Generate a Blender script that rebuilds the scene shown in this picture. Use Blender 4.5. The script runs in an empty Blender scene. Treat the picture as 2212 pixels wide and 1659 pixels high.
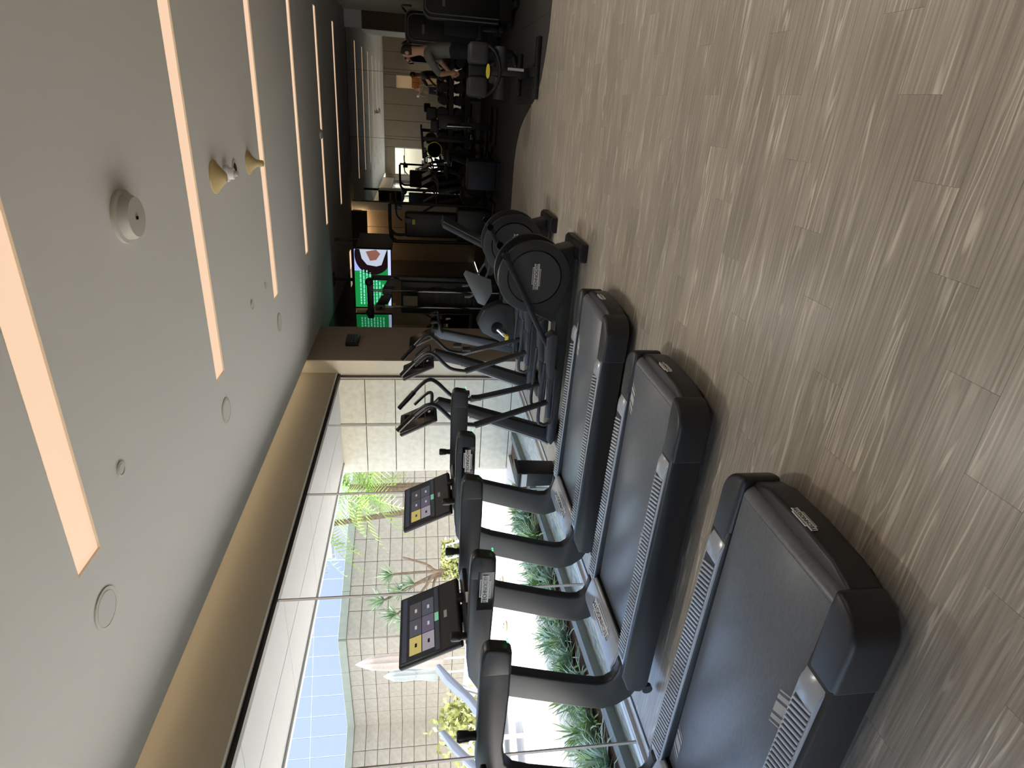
import bpy, bmesh, math, random
from mathutils import Vector, Matrix
random.seed(7)
SC = bpy.context.scene
COL = SC.collection

# ------------------------------------------------------------------ camera
cam_d = bpy.data.cameras.new('camera')
cam = bpy.data.objects.new('camera', cam_d)
COL.objects.link(cam)
RIGHT = Vector((0.9026, 0.4302, 0.0009)); UP = Vector((-0.0681, 0.1408, 0.9877)); BACK = Vector((0.4250, -0.8916, 0.1564))
BACK.normalize(); UP = (UP - BACK * UP.dot(BACK)).normalized(); RIGHT = UP.cross(BACK)
# the phone was held on its side: the picture's right is the room's down
M = Matrix((( -UP.x, RIGHT.x, BACK.x, 0.0), (-UP.y, RIGHT.y, BACK.y, 0.0), (-UP.z, RIGHT.z, BACK.z, 1.55), (0, 0, 0, 1)))
cam.matrix_world = M
cam_d.sensor_width = 36.0
cam_d.sensor_fit = 'HORIZONTAL'
cam_d.lens = 1290.17 / 2212 * 36.0
cam_d.clip_start = 0.02
cam_d.clip_end = 300
SC.camera = cam

# ------------------------------------------------------------------ sky, sun, exposure
world = bpy.data.worlds.new('sky'); SC.world = world; world.use_nodes = True
wn = world.node_tree; wn.nodes.clear()
sky = wn.nodes.new('ShaderNodeTexSky'); sky.sky_type = 'NISHITA'
sky.sun_disc = False; sky.sun_elevation = math.radians(70); sky.sun_rotation = math.radians(160)
sky.air_density = 1.2; sky.dust_density = 2.5; sky.ozone_density = 1.0
bg = wn.nodes.new('ShaderNodeBackground'); bg.inputs['Strength'].default_value = 0.19
wo = wn.nodes.new('ShaderNodeOutputWorld')
wn.links.new(sky.outputs[0], bg.inputs[0]); wn.links.new(bg.outputs[0], wo.inputs[0])
sun_d = bpy.data.lights.new('sun', 'SUN'); sun_d.energy = 4.0; sun_d.angle = math.radians(1.2); sun_d.color = (1, 0.96, 0.9)
sun = bpy.data.objects.new('sun', sun_d); COL.objects.link(sun)
sun.rotation_euler = Vector((0.04, -0.07, 1.0)).to_track_quat('Z', 'Y').to_euler()
SC.view_settings.view_transform = 'Standard'; SC.view_settings.look = 'None'
SC.view_settings.exposure = 1.9; SC.view_settings.gamma = 1.0; SC.view_settings.use_curve_mapping = False
SC.cycles.max_bounces = 9; SC.cycles.diffuse_bounces = 5; SC.cycles.glossy_bounces = 5
SC.cycles.transmission_bounces = 6; SC.cycles.transparent_max_bounces = 10
SC.cycles.caustics_reflective = False; SC.cycles.caustics_refractive = False
SC.cycles.sample_clamp_indirect = 6.0

# ------------------------------------------------------------------ materials
def lin(c):
    return tuple((x / 255 / 12.92 if x / 255 <= 0.04045 else ((x / 255 + 0.055) / 1.055) ** 2.4) for x in c)
MATS = {}
def mat(name, c, rough=0.5, metal=0.0, var=0.0, scale=8.0, bump=0.0, bscale=80.0, spec=0.5, emit=None, es=1.0, c2=None, stretch=(1, 1, 1), coat=0.0):
    if name in MATS: return MATS[name]
    m = bpy.data.materials.new(name); m.use_nodes = True
    nt = m.node_tree; b = nt.nodes['Principled BSDF']
    b.inputs['Base Color'].default_value = (*lin(c), 1); b.inputs['Roughness'].default_value = rough
    b.inputs['Metallic'].default_value = metal; b.inputs['Specular IOR Level'].default_value = spec
    b.inputs['Coat Weight'].default_value = coat
    if emit:
        b.inputs['Emission Color'].default_value = (*lin(emit), 1); b.inputs['Emission Strength'].default_value = es
    if var or bump:
        tc = nt.nodes.new('ShaderNodeTexCoord'); mp = nt.nodes.new('ShaderNodeMapping'); mp.inputs['Scale'].default_value = stretch
        nt.links.new(tc.outputs['Object'], mp.inputs['Vector'])
    if var:
        n = nt.nodes.new('ShaderNodeTexNoise'); n.inputs['Scale'].default_value = scale; n.inputs['Detail'].default_value = 5
        nt.links.new(mp.outputs[0], n.inputs['Vector'])
        r = nt.nodes.new('ShaderNodeValToRGB')
        lo = tuple(x * (1 - var) for x in lin(c)); hi = lin(c2) if c2 else tuple(min(1, x * (1 + var)) for x in lin(c))
        r.color_ramp.elements[0].position = 0.3; r.color_ramp.elements[1].position = 0.7
        r.color_ramp.elements[0].color = (*lo, 1); r.color_ramp.elements[1].color = (*hi, 1)
        nt.links.new(n.outputs['Fac'], r.inputs['Fac']); nt.links.new(r.outputs['Color'], b.inputs['Base Color'])
    if bump:
        n2 = nt.nodes.new('ShaderNodeTexNoise'); n2.inputs['Scale'].default_value = bscale; n2.inputs['Detail'].default_value = 3
        nt.links.new(mp.outputs[0], n2.inputs['Vector'])
        bp = nt.nodes.new('ShaderNodeBump'); bp.inputs['Strength'].default_value = bump; bp.inputs['Distance'].default_value = 0.01
        nt.links.new(n2.outputs['Fac'], bp.inputs['Height']); nt.links.new(bp.outputs['Normal'], b.inputs['Normal'])
    MATS[name] = m
    return m

def wood_mat():
    m = bpy.data.materials.new('taupe_wood_plank'); m.use_nodes = True
    nt = m.node_tree; N = nt.nodes.new; L = nt.links.new; b = nt.nodes['Principled BSDF']
    tc = N('ShaderNodeTexCoord'); oi = N('ShaderNodeObjectInfo')
    mul = N('ShaderNodeVectorMath'); mul.operation = 'SCALE'; mul.inputs['Scale'].default_value = 37.0
    cmb = N('ShaderNodeCombineXYZ'); L(oi.outputs['Random'], cmb.inputs[0]); L(oi.outputs['Random'], cmb.inputs[1])
    L(cmb.outputs[0], mul.inputs[0])
    add = N('ShaderNodeVectorMath'); add.operation = 'ADD'; L(tc.outputs['Object'], add.inputs[0]); L(mul.outputs[0], add.inputs[1])
    mp = N('ShaderNodeMapping'); mp.inputs['Scale'].default_value = (0.55, 9.0, 1.0); L(add.outputs[0], mp.inputs['Vector'])
    n1 = N('ShaderNodeTexNoise'); n1.inputs['Scale'].default_value = 1.3; n1.inputs['Detail'].default_value = 2.5; n1.inputs['Distortion'].default_value = 0.25
    L(mp.outputs[0], n1.inputs['Vector'])
    k = N('ShaderNodeMath'); k.operation = 'MULTIPLY'; k.inputs[1].default_value = 62.0; L(n1.outputs['Fac'], k.inputs[0])
    s = N('ShaderNodeMath'); s.operation = 'SINE'; L(k.outputs[0], s.inputs[0])
    r1 = N('ShaderNodeValToRGB'); r1.color_ramp.elements[0].position = 0.35; r1.color_ramp.elements[1].position = 0.95
    r1.color_ramp.elements[0].color = (0, 0, 0, 1); r1.color_ramp.elements[1].color = (1, 1, 1, 1); L(s.outputs[0], r1.inputs['Fac'])
    mp2 = N('ShaderNodeMapping'); mp2.inputs['Scale'].default_value = (2.2, 90.0, 1.0); L(add.outputs[0], mp2.inputs['Vector'])
    n2 = N('ShaderNodeTexNoise'); n2.inputs['Scale'].default_value = 1.0; n2.inputs['Detail'].default_value = 4; L(mp2.outputs[0], n2.inputs['Vector'])
    r2 = N('ShaderNodeValToRGB'); r2.color_ramp.elements[0].position = 0.35; r2.color_ramp.elements[1].position = 0.72
    r2.color_ramp.elements[0].color = (*lin((150, 141, 127)), 1); r2.color_ramp.elements[1].color = (*lin((190, 180, 164)), 1)
    L(n2.outputs['Fac'], r2.inputs['Fac'])
    mp3 = N('ShaderNodeMapping'); mp3.inputs['Scale'].default_value = (0.9, 6.0, 1.0); L(add.outputs[0], mp3.inputs['Vector'])
    n3 = N('ShaderNodeTexNoise'); n3.inputs['Scale'].default_value = 2.0; L(mp3.outputs[0], n3.inputs['Vector'])
    r3 = N('ShaderNodeValToRGB'); r3.color_ramp.elements[0].position = 0.48; r3.color_ramp.elements[1].position = 0.62
    L(n3.outputs['Fac'], r3.inputs['Fac'])
    f = N('ShaderNodeMath'); f.operation = 'MULTIPLY'; L(r1.outputs['Color'], f.inputs[0]); L(r3.outputs['Color'], f.inputs[1])
    f2 = N('ShaderNodeMath'); f2.operation = 'MULTIPLY'; f2.inputs[1].default_value = 0.75; L(f.outputs[0], f2.inputs[0])
    mx = N('ShaderNodeMixRGB'); L(f2.outputs[0], mx.inputs['Fac']); L(r2.outputs['Color'], mx.inputs[1]); mx.inputs[2].default_value = (*lin((226, 217, 198)), 1)
    hv = N('ShaderNodeHueSaturation'); L(mx.outputs[0], hv.inputs['Color'])
    mr = N('ShaderNodeMapRange'); mr.inputs['To Min'].default_value = 0.9; mr.inputs['To Max'].default_value = 1.08; L(oi.outputs['Random'], mr.inputs['Value'])
    L(mr.outputs[0], hv.inputs['Value']); L(hv.outputs[0], b.inputs['Base Color'])
    b.inputs['Roughness'].default_value = 0.3; b.inputs['Specular IOR Level'].default_value = 0.6
    bp = N('ShaderNodeBump'); bp.inputs['Strength'].default_value = 0.12; bp.inputs['Distance'].default_value = 0.002
    L(n2.outputs['Fac'], bp.inputs['Height']); L(bp.outputs[0], b.inputs['Normal'])
    return m

def glass_mat(name, tint=(246, 248, 249), refl=0.07):
    m = bpy.data.materials.new(name); m.use_nodes = True
    nt = m.node_tree; nt.nodes.clear(); N = nt.nodes.new
    o = N('ShaderNodeOutputMaterial'); t = N('ShaderNodeBsdfTransparent'); t.inputs[0].default_value = (*lin(tint), 1)
    g = N('ShaderNodeBsdfGlossy'); g.inputs['Roughness'].default_value = 0.01
    lw0 = N('ShaderNodeLayerWeight'); lw0.inputs['Blend'].default_value = 0.5
    pw = N('ShaderNodeMath'); pw.operation = 'POWER'; pw.inputs[1].default_value = 5.0; nt.links.new(lw0.outputs['Facing'], pw.inputs[0])
    lw = N('ShaderNodeMath'); lw.operation = 'MULTIPLY_ADD'; lw.inputs[1].default_value = 0.5; lw.inputs[2].default_value = 0.02; nt.links.new(pw.outputs[0], lw.inputs[0])
    mx = N('ShaderNodeMixShader'); nt.links.new(lw.outputs[0], mx.inputs[0]); nt.links.new(t.outputs[0], mx.inputs[1]); nt.links.new(g.outputs[0], mx.inputs[2])
    nt.links.new(mx.outputs[0], o.inputs[0]); return m

def emis(name, c, s):
    if name in MATS: return MATS[name]
    m = bpy.data.materials.new(name); m.use_nodes = True
    b = m.node_tree.nodes['Principled BSDF']; b.inputs['Base Color'].default_value = (*lin(c), 1); b.inputs['Roughness'].default_value = 0.6
    b.inputs['Emission Color'].default_value = (*lin(c), 1); b.inputs['Emission Strength'].default_value = s
    MATS[name] = m; return m

WOOD = wood_mat()
M_ceil = mat('ceiling_paint', (214, 214, 212), 0.9, bump=0.05, bscale=220)
M_brown = mat('taupe_wall_paint', (178, 162, 147), 0.75, bump=0.06, bscale=150)
M_bulk = mat('bulkhead_paint', (172, 163, 146), 0.75, bump=0.04, bscale=150)
M_cream = mat('cream_plaster', (226, 216, 196), 0.8, var=0.04, scale=5)
M_panel = mat('taupe_wall_panel', (142, 128, 110), 0.55, var=0.06, scale=3)
M_dark = mat('dark_reveal', (26, 24, 22), 0.7)
M_mirror = mat('mirror_silver', (228, 232, 230), 0.0, 1.0)
M_alu = mat('white_aluminium', (225, 225, 222), 0.4, 0.2)
M_darkalu = mat('dark_bronze_frame', (40, 37, 36), 0.45, 0.4)
M_rubber = mat('black_rubber_tile', (40, 38, 36), 0.85, var=0.3, scale=140, c2=(62, 58, 54), bump=0.1, bscale=300)
M_black = mat('black_satin_metal', (21, 21, 24), 0.42, 0.0, bump=0.02, bscale=300)
M_plastic = mat('charcoal_plastic', (38, 39, 42), 0.4, bump=0.05, bscale=500)
M_plastic2 = mat('graphite_plastic', (60, 62, 67), 0.38, bump=0.05, bscale=500)
M_belt = mat('treadmill_belt_rubber', (104, 108, 114), 0.32, var=0.12, scale=30, bump=0.06, bscale=600, stretch=(1, 4, 1))
M_rail = mat('grey_ribbed_rail', (186, 192, 200), 0.28, 0.1)
M_shroud = mat('grey_motor_cover', (172, 178, 186), 0.25, 0.1)
M_gloss = mat('black_gloss', (10, 10, 12), 0.12)
M_chrome = mat('chrome', (205, 205, 208), 0.14, 1.0)
M_steel = mat('grey_steel_paint', (74, 77, 82), 0.4, 0.4)
M_pad = mat('black_vinyl_pad', (44, 44, 48), 0.6, bump=0.08, bscale=400)
M_white = mat('white_print', (226, 226, 226), 0.6)
M_mark = mat('grey_belt_mark', (178, 176, 172), 0.6)
M_yellow = mat('yellow_label', (232, 208, 60), 0.5)
M_red = mat('red_key', (180, 46, 50), 0.5)
M_stone = mat('limestone_cladding', (124, 119, 107), 0.8, var=0.06, scale=9, c2=(136, 131, 119), bump=0.1, bscale=60)
M_stone2 = mat('pale_limestone', (214, 208, 188), 0.8, var=0.07, scale=12, c2=(226, 221, 204), bump=0.08, bscale=70)
M_joint = mat('stone_joint', (120, 110, 94), 0.9)
M_coping = mat('grey_green_coping', (112, 118, 108), 0.7, var=0.08, scale=5)
M_pave = mat('white_paving', (222, 212, 198), 0.75, var=0.06, scale=4)
M_soil = mat('brown_soil', (92, 70, 54), 0.95, var=0.35, scale=40, bump=0.6, bscale=60)
M_kerb = mat('grey_stone_kerb', (132, 138, 134), 0.6, var=0.08, scale=12)
M_soffit = mat('white_soffit', (174, 177, 180), 0.6)
M_bluepane = mat('painted_sky_glazing', (120, 132, 160), 0.25, 0.0, spec=0.6)  # blue base colour stands for the sky reflected in the glass
M_whitem = mat('white_metal', (236, 236, 238), 0.35)
M_gardenwhite = mat('garden_white', (176, 178, 182), 0.5)
M_bluewhite = mat('pale_blue_fabric', (92, 99, 114), 0.7)
M_cream2 = mat('cream_fabric', (158, 146, 136), 0.8, var=0.06, scale=20)
M_greyfab = mat('grey_green_fabric', (146, 152, 148), 0.8, var=0.08, scale=20)
M_leaf = mat('green_leaf', (134, 172, 84), 0.5, var=0.3, scale=3, c2=(200, 222, 150))
M_leaf2 = mat('silver_green_leaf', (146, 180, 142), 0.5, var=0.25, scale=3, c2=(206, 226, 200))
M_palm = mat('palm_leaf', (96, 140, 40), 0.5, var=0.3, scale=2, c2=(140, 176, 70))
M_leaf3 = mat('dragon_leaf', (88, 118, 86), 0.5, var=0.3, scale=3, c2=(140, 164, 130))
M_yleaf = mat('yellow_green_leaf', (116, 126, 54), 0.5, var=0.35, scale=6, c2=(176, 178, 108))
M_bark = mat('brown_bark', (104, 88, 70), 0.9, var=0.3, scale=14, bump=0.4, bscale=40)
M_peach = mat('peach_stone_block', (168, 138, 112), 0.8, var=0.12, scale=40)
M_lamp = mat('beige_lamp_cap', (136, 126, 110), 0.5)
M_beige = mat('beige_plastic', (196, 176, 128), 0.55)
M_offwhite = mat('off_white_plastic', (190, 188, 178), 0.5)
M_grille = mat('grey_grille', (204, 204, 202), 0.7, bump=0.2, bscale=900)
M_slot = emis('warm_light_trough', (255, 216, 182), 0.255)
M_slot.node_tree.nodes['Principled BSDF'].inputs['Base Color'].default_value = (.02, .02, .02, 1)
M_led = emis('warm_led_strip', (255, 234, 200), 1.6)
M_glass = glass_mat('clear_window_glass')
M_skin = mat('skin', (196, 150, 124), 0.55)
M_hair = mat('dark_hair', (28, 22, 18), 0.6)
M_tee = mat('grey_tshirt', (100, 102, 97), 0.85)
M_taupeshirt = mat('taupe_shirt', (140, 124, 106), 0.85)
M_blackcloth = mat('black_cloth', (18, 19, 24), 0.9)
M_lavender = mat('lavender_towel', (150, 140, 176), 0.9)

# ------------------------------------------------------------------ builders
def tag(o, label=None, cat=None, group=None, kind=None):
    if label: o['label'] = label
    if cat: o['category'] = cat
    if group: o['group'] = group
    if kind: o['kind'] = kind
    return o
LOC = {}
def thing(name, label, cat, loc=(0, 0, 0), group=None):
    o = bpy.data.objects.new(name, None); COL.objects.link(o); o.location = loc; o.empty_display_size = 0.1
    LOC[o.name] = Vector(loc); tag(o, label, cat, group); return o
def smooth_path(pts, n):
    P = [Vector(p) for p in pts]
    if n <= 0 or len(P) < 3: return P
    out = []
    for i in range(len(P) - 1):
        p0 = P[max(0, i - 1)]; p1 = P[i]; p2 = P[i + 1]; p3 = P[min(len(P) - 1, i + 2)]
        for k in range(n):
            t = k / n
            out.append(0.5 * ((2 * p1) + (p2 - p0) * t + (2 * p0 - 5 * p1 + 4 * p2 - p3) * t * t + (3 * p1 - p0 - 3 * p2 + p3) * t ** 3))
    out.append(P[-1]); return out
class MB:
    def __init__(s): s.v = []; s.f = []
    def add(s, v, f):
        k = len(s.v); s.v += [tuple(p) for p in v]; s.f += [tuple(i + k for i in q) for q in f]; return s
    def box(s, x0, x1, y0, y1, z0, z1):
        return s.add([(x0, y0, z0), (x1, y0, z0), (x1, y1, z0), (x0, y1, z0), (x0, y0, z1), (x1, y0, z1), (x1, y1, z1), (x0, y1, z1)],
                     [(3, 2, 1, 0), (4, 5, 6, 7), (0, 1, 5, 4), (1, 2, 6, 5), (2, 3, 7, 6), (3, 0, 4, 7)])
    def prism(s, pts, a0, a1, ax='y'):
        n = len(pts)
        def q(p, a): return (p[0], a, p[1]) if ax == 'y' else ((p[0], p[1], a) if ax == 'z' else (a, p[0], p[1]))
        v = [q(p, a0) for p in pts] + [q(p, a1) for p in pts]
        f = [tuple(range(n)), tuple(range(2 * n - 1, n - 1, -1))] + [(i, (i + 1) % n, n + (i + 1) % n, n + i) for i in range(n)]
        return s.add(v, f)
    def tube(s, pts, r, n=8, sm=0):
        P = smooth_path(pts, sm); m = len(P)
        rs = [r] * m if not isinstance(r, (list, tuple)) else [r[0] + (r[1] - r[0]) * i / (m - 1) for i in range(m)]
        v = []; ref = None
        for i, p in enumerate(P):
            t = (P[min(i + 1, m - 1)] - P[max(i - 1, 0)]).normalized()
            if ref is None: ref = Vector((0, 0, 1)) if abs(t.z) < 0.9 else Vector((1, 0, 0))
            a = t.cross(ref).normalized(); b = a.cross(t).normalized(); ref = b
            v += [p + a * (math.cos(2 * math.pi * j / n) * rs[i]) + b * (math.sin(2 * math.pi * j / n) * rs[i]) for j in range(n)]
        f = [(i * n + j, i * n + (j + 1) % n, (i + 1) * n + (j + 1) % n, (i + 1) * n + j) for i in range(m - 1) for j in range(n)]
        f += [tuple(range(n - 1, -1, -1)), tuple((m - 1) * n + j for j in range(n))]
        return s.add(v, f)
    def bar(s, p, q, w, h, up=(0, 0, 1)):
        p = Vector(p); q = Vector(q); t = (q - p).normalized(); u = Vector(up)
        if abs(t.dot(u)) > 0.98: u = Vector((1, 0, 0))
        a = t.cross(u).normalized(); b = a.cross(t).normalized(); v = []
        for c in (p, q): v += [c + a * (sx * w / 2) + b * (sy * h / 2) for sx, sy in ((-1, -1), (1, -1), (1, 1), (-1, 1))]
        return s.add(v, [(3, 2, 1, 0), (4, 5, 6, 7), (0, 1, 5, 4), (1, 2, 6, 5), (2, 3, 7, 6), (3, 0, 4, 7)])
    def lathe(s, prof, c=(0, 0, 0), ax='z', n=20, rx=1, ry=1):
        v = []
        for r, h in prof:
            for j in range(n):
                a = 2 * math.pi * j / n; x = r * math.cos(a) * rx; y = r * math.sin(a) * ry
                p = (x, y, h) if ax == 'z' else ((x, h, y) if ax == 'y' else (h, x, y))
                v.append((c[0] + p[0], c[1] + p[1], c[2] + p[2]))
        m = len(prof)
        f = [(i * n + j, i * n + (j + 1) % n, (i + 1) * n + (j + 1) % n, (i + 1) * n + j) for i in range(m - 1) for j in range(n)]
        f += [tuple(range(n - 1, -1, -1)), tuple((m - 1) * n + j for j in range(n))]
        return s.add(v, f)
    def ball(s, c, r, n=12, sx=1, sy=1, sz=1):
        pr = [(max(1e-4, r * math.sin(math.pi * i / 8)), -r * math.cos(math.pi * i / 8) * sz) for i in range(9)]
        return s.lathe(pr, c, 'z', n, sx, sy)
    def mesh(s, name, off=Vector((0, 0, 0)), bevel=0, seg=2, angle=32):
        me = bpy.data.meshes.new(name)
        me.from_pydata([tuple(Vector(p) - off) for p in s.v], [], s.f)
        bm = bmesh.new(); bm.from_mesh(me)
        bmesh.ops.recalc_face_normals(bm, faces=bm.faces)
        if bevel:
            es = [e for e in bm.edges if len(e.link_faces) == 2 and e.calc_face_angle(0) > math.radians(angle)]
            bmesh.ops.bevel(bm, geom=es, offset=bevel, segments=seg, profile=0.5, affect='EDGES', clamp_overlap=True)
        bm.to_mesh(me); bm.free()
        me.shade_smooth(); me.set_sharp_from_angle(angle=math.radians(35))
        return me
    def build(s, name, m, parent=None, bevel=0, seg=2, angle=32):
        off = LOC.get(parent.name, Vector((0, 0, 0))) if parent else Vector((0, 0, 0))
        me = s.mesh(name, off, bevel, seg, angle); me.materials.append(m)
        o = bpy.data.objects.new(name, me); COL.objects.link(o)
        if parent: o.parent = parent; LOC[o.name] = off
        return o
def struct(o): o['kind'] = 'structure'; return o
def place(me, name, parent, loc, rz=0):
    o = bpy.data.objects.new(name, me); COL.objects.link(o)
    o.location = Vector(loc) - (LOC.get(parent.name, Vector((0, 0, 0))) if parent else Vector((0, 0, 0)))
    o.rotation_euler.z = rz
    if parent: o.parent = parent
    return o
def copy_tree(o, parent=None):
    c = o.copy(); COL.objects.link(c); c.parent = parent
    for ch in list(o.children): copy_tree(ch, c)
    return c
def text_obj(body, size, m, parent, loc, rot, name='lettering', ext=0.0006):
    cu = bpy.data.curves.new('t', 'FONT'); cu.body = body; cu.size = size; cu.align_x = 'CENTER'; cu.align_y = 'CENTER'; cu.extrude = ext
    to = bpy.data.objects.new('t', cu); COL.objects.link(to)
    dg = bpy.context.evaluated_depsgraph_get(); me = bpy.data.meshes.new_from_object(to.evaluated_get(dg))
    bpy.data.objects.remove(to); me.materials.clear(); me.materials.append(m)
    o = bpy.data.objects.new(name, me); COL.objects.link(o)
    o.location = Vector(loc) - (LOC.get(parent.name, Vector((0, 0, 0)))); o.rotation_euler = rot; o.parent = parent
    return o
def logo(parent, c, u, v, w, plate=None, ink=None):
    """TECHNOGYM plate: stepped outline with raised letters; u = reading direction, v = up on the plate"""
    u = Vector(u).normalized(); v = Vector(v).normalized(); n = u.cross(v); c = Vector(c); h = w * 0.2
    out = [(-.5, -.5), (-.36, -.5), (-.36, -.8), (.30, -.8), (.30, -.5), (.5, -.5), (.5, .5), (.36, .5), (.36, .8), (-.30, .8), (-.30, .5), (-.5, .5)]
    vs = [c + u * (a * w) + v * (b * h) for a, b in out]; k = len(vs)
    b = MB().add([p - n * 0.002 for p in vs] + [p + n * 0.0012 for p in vs], [tuple(range(k)), tuple(range(2 * k - 1, k - 1, -1))] + [(i, (i + 1) % k, k + (i + 1) % k, k + i) for i in range(k)])
    p = b.build('logo_plate', plate or M_white, parent)
    R = Matrix((u, v, n)).transposed().to_euler()
    text_obj('TECHNOGYM', w * 0.165, ink or M_gloss, p, c + n * 0.0018, R)
    ln = MB()
    for b0 in (-0.62, 0.62):
        a0, a1 = (-0.33, 0.27) if b0 < 0 else (-0.27, 0.33)
        q = [c + u * (a * w) + v * ((b0 + d) * h) + n * 0.0018 for a, d in ((a0, -.05), (a1, -.05), (a1, .05), (a0, .05))]
        ln.add(q, [(0, 1, 2, 3)])
    ln.build('underline', ink or M_gloss, p)
    return p

# ------------------------------------------------------------------ room shell
H = 3.21; XW = -3.73; XG = -4.0; YB = -0.75; YM = 16.3; YJ = 8.68
fl = struct(MB().box(-4.02, 4.0, YB, YM, -0.16, -0.012).build('floor', M_dark))
PW, PL = 0.1835, 0.98
me_plank = MB().box(-PL / 2 + .0002, PL / 2 - .0002, -PW / 2 + .0002, PW / 2 - .0002, -0.012, 0.0).mesh('plank', bevel=0.0006, seg=1)
me_plank.materials.append(WOOD)
MATC = [(-9, 10.3), (-1.85, 10.3), (-1.53, 10.23), (-0.87, 10.22), (-0.62, 10.08), (-0.36, 9.83), (-0.2, 9.5), (-0.06, 9.12), (0.03, 8.82), (0.14, 8.56), (0.32, 8.36), (0.55, 8.22), (0.83, 8.1), (1.11, 8.07), (9, 8.05)]
def mat_edge(x):
    for (a, b), (c, d) in zip(MATC, MATC[1:]):
        if a <= x <= c: return b + (d - b) * (x - a) / (c - a)
    return 8.05
planks = []
for r in range(-14, 48):
    y = 1.785 + PW * (r + 0.5)
    off = 0.11 + 0.245 * r
    for k in range(-22, 22):
        x = off + PL * (k + 0.5)
        if x < -3.87 - PL / 2 or x > 4.0 + PL / 2 or y < YB + 0.1: continue
        if y - PW / 2 > max(mat_edge(x - PL / 2), mat_edge(x + PL / 2)): continue
        planks.append((math.hypot(x + 0.9, y - 3.0), x, y))
planks.sort()
rest = MB()
for i, (d, x, y) in enumerate(planks):
    x0, x1 = max(x - PL / 2, -3.87), min(x + PL / 2, 3.99)
    if x1 - x0 < 0.02: continue
    if i < 300 and x1 - x0 > PL - 0.01: place(me_plank, 'plank', fl, (x, y, 0))
    else:
        rest.box(x0 + .0002, x1 - .0002, y - PW / 2 + .0002, y + PW / 2 - .0002, -0.012, 0.0)
ro = rest.build('plank_field', WOOD, fl); ro['kind'] = 'stuff'
# rubber gym floor with a curved edge
rub = struct(MB().box(-4.0, 4.0, 8.0, YM, -0.02, -0.011).build('floor_rubber', M_dark))
for ix in range(-4, 4):
    for iy in range(8, 17):
        x0, x1, y0, y1 = ix + .0015, ix + 1 - .0015, iy + .0015, min(iy + 1 - .0015, YM)
        if ix >= 2 and iy > 10: continue
        xs = [x0 + (x1 - x0) * q / 40 for q in range(41)]; xs = [x for x in xs if mat_edge(x) < y1 - .002]
        if len(xs) < 2: continue
        lo = [max(y0, mat_edge(x)) for x in xs]
        if max(lo) <= y0 + 1e-6: xs = [xs[0], xs[-1]]; lo = [y0, y0]
        poly = list(zip(xs, lo)) + [(xs[-1], y1), (xs[0], y1)]
        MB().prism(poly, -0.011, 0.006, 'z').build('rubber_tile', M_rubber, rub)

# ceiling with open light troughs
SLOT_Y = [0.25, 2.53, 4.81, 7.06, 9.27, 11.56, 13.9]; SX0, SX1, SW = -2.28, 1.21, 0.232
cb = MB(); yy = YB - 0.1
for s in SLOT_Y:
    cb.box(XW, 4.1, yy, s, H, H + .06); cb.box(XW, SX0, s, s + SW, H, H + .06); cb.box(SX1, 4.1, s, s + SW, H, H + .06); yy = s + SW
cb.box(XW, 4.1, yy, YM + .2, H, H + .06)
cb.box(-4.5, XW, YJ + .02, YM + .2, H, H + .06)
struct(cb.build('ceiling', M_ceil))
struct(MB().box(-6.0, 4.4, YB - .3, YM + .4, 3.52, 3.7).build('light_block_slab', M_ceil))  # unseen slab added to stop sky light leaking in over the ceiling
names = ['warm light slot above the photographer, seen only in the mirror', 'nearest warm linear light slot, widest in the picture', 'second warm linear light slot from the camera', 'third warm linear light slot, beside the cone detectors',
         'fourth warm linear light slot, halfway down the ceiling', 'fifth warm linear light slot, near the wall mirror', 'farthest and thinnest warm linear light slot before the mirror']
for s, nm in zip(SLOT_Y, names):
    t = thing('linear_ceiling_light', 'recessed ' + nm, 'ceiling light', (-0.5, s + SW / 2, H), 'recessed linear ceiling lights')
    MB().box(SX0 + .004, SX1 - .004, s + .004, s + SW - .004, H + .012, H + .03).build('diffuser', M_slot, t)
    fr = MB()
    for a, b, c, d in ((SX0, SX1, s, s + .004), (SX0, SX1, s + SW - .004, s + SW), (SX0, SX0 + .004, s, s + SW), (SX1 - .004, SX1, s, s + SW)): fr.box(a, b, c, d, H - .001, H + .06)
    fr.build('trim_edge', M_cream, t)

# window side: bulkhead, cove lamp, jamb, solid wall
struct(MB().box(-4.2, -3.94, YB, YJ, 2.78, 3.52).build('wall_window', M_bulk))
cv = thing('cove_light', 'hidden warm cove light washing the bulkhead above the window', 'cove light', (-3.75, 4, 3.28))
MB().box(-3.765, -3.745, YB + .1, YJ - .05, 3.30, 3.325).build('led_strip', M_led, cv)
MB().box(-3.745, -3.735, YB + .1, YJ - .05, 3.27, 3.33).build('lip', M_ceil, cv)
struct(MB().box(-4.055, XW, YJ, 10.15, 0, 3.21).build('wall_left', M_brown))
struct(MB().box(-4.02, XW - .004, YJ - .02, YJ, 0, 3.5).build('trim_1', M_cream))
w1 = thing('window_1', None, None, (XG, 4, 0)); struct(w1)
MUL = [-0.5, 1.02, 2.54, 4.06, 5.585, 7.11]
MB().box(-4.06, -3.965, YB, YJ - .02, -.02, .03).build('bottom_rail', M_alu, w1, .004)
MB().box(-3.965, -3.888, YB, YJ - .02, -.012, .004).build('sill_plate', M_alu, w1)
MB().box(-3.885, -3.865, YB, YJ - .02, -.01, .004).build('floor_gap', M_darkalu, w1)
MB().box(-4.04, -3.96, YB, YJ - .02, 2.725, 2.75).build('top_track', M_darkalu, w1)
MB().box(-4.02, -3.935, YB, YJ - .02, 2.765, 2.78).build('top_trim', M_alu, w1)
MB().box(-4.06, -3.96, YB, YJ - .02, 2.75, 2.768).build('top_reveal', M_dark, w1)
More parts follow.
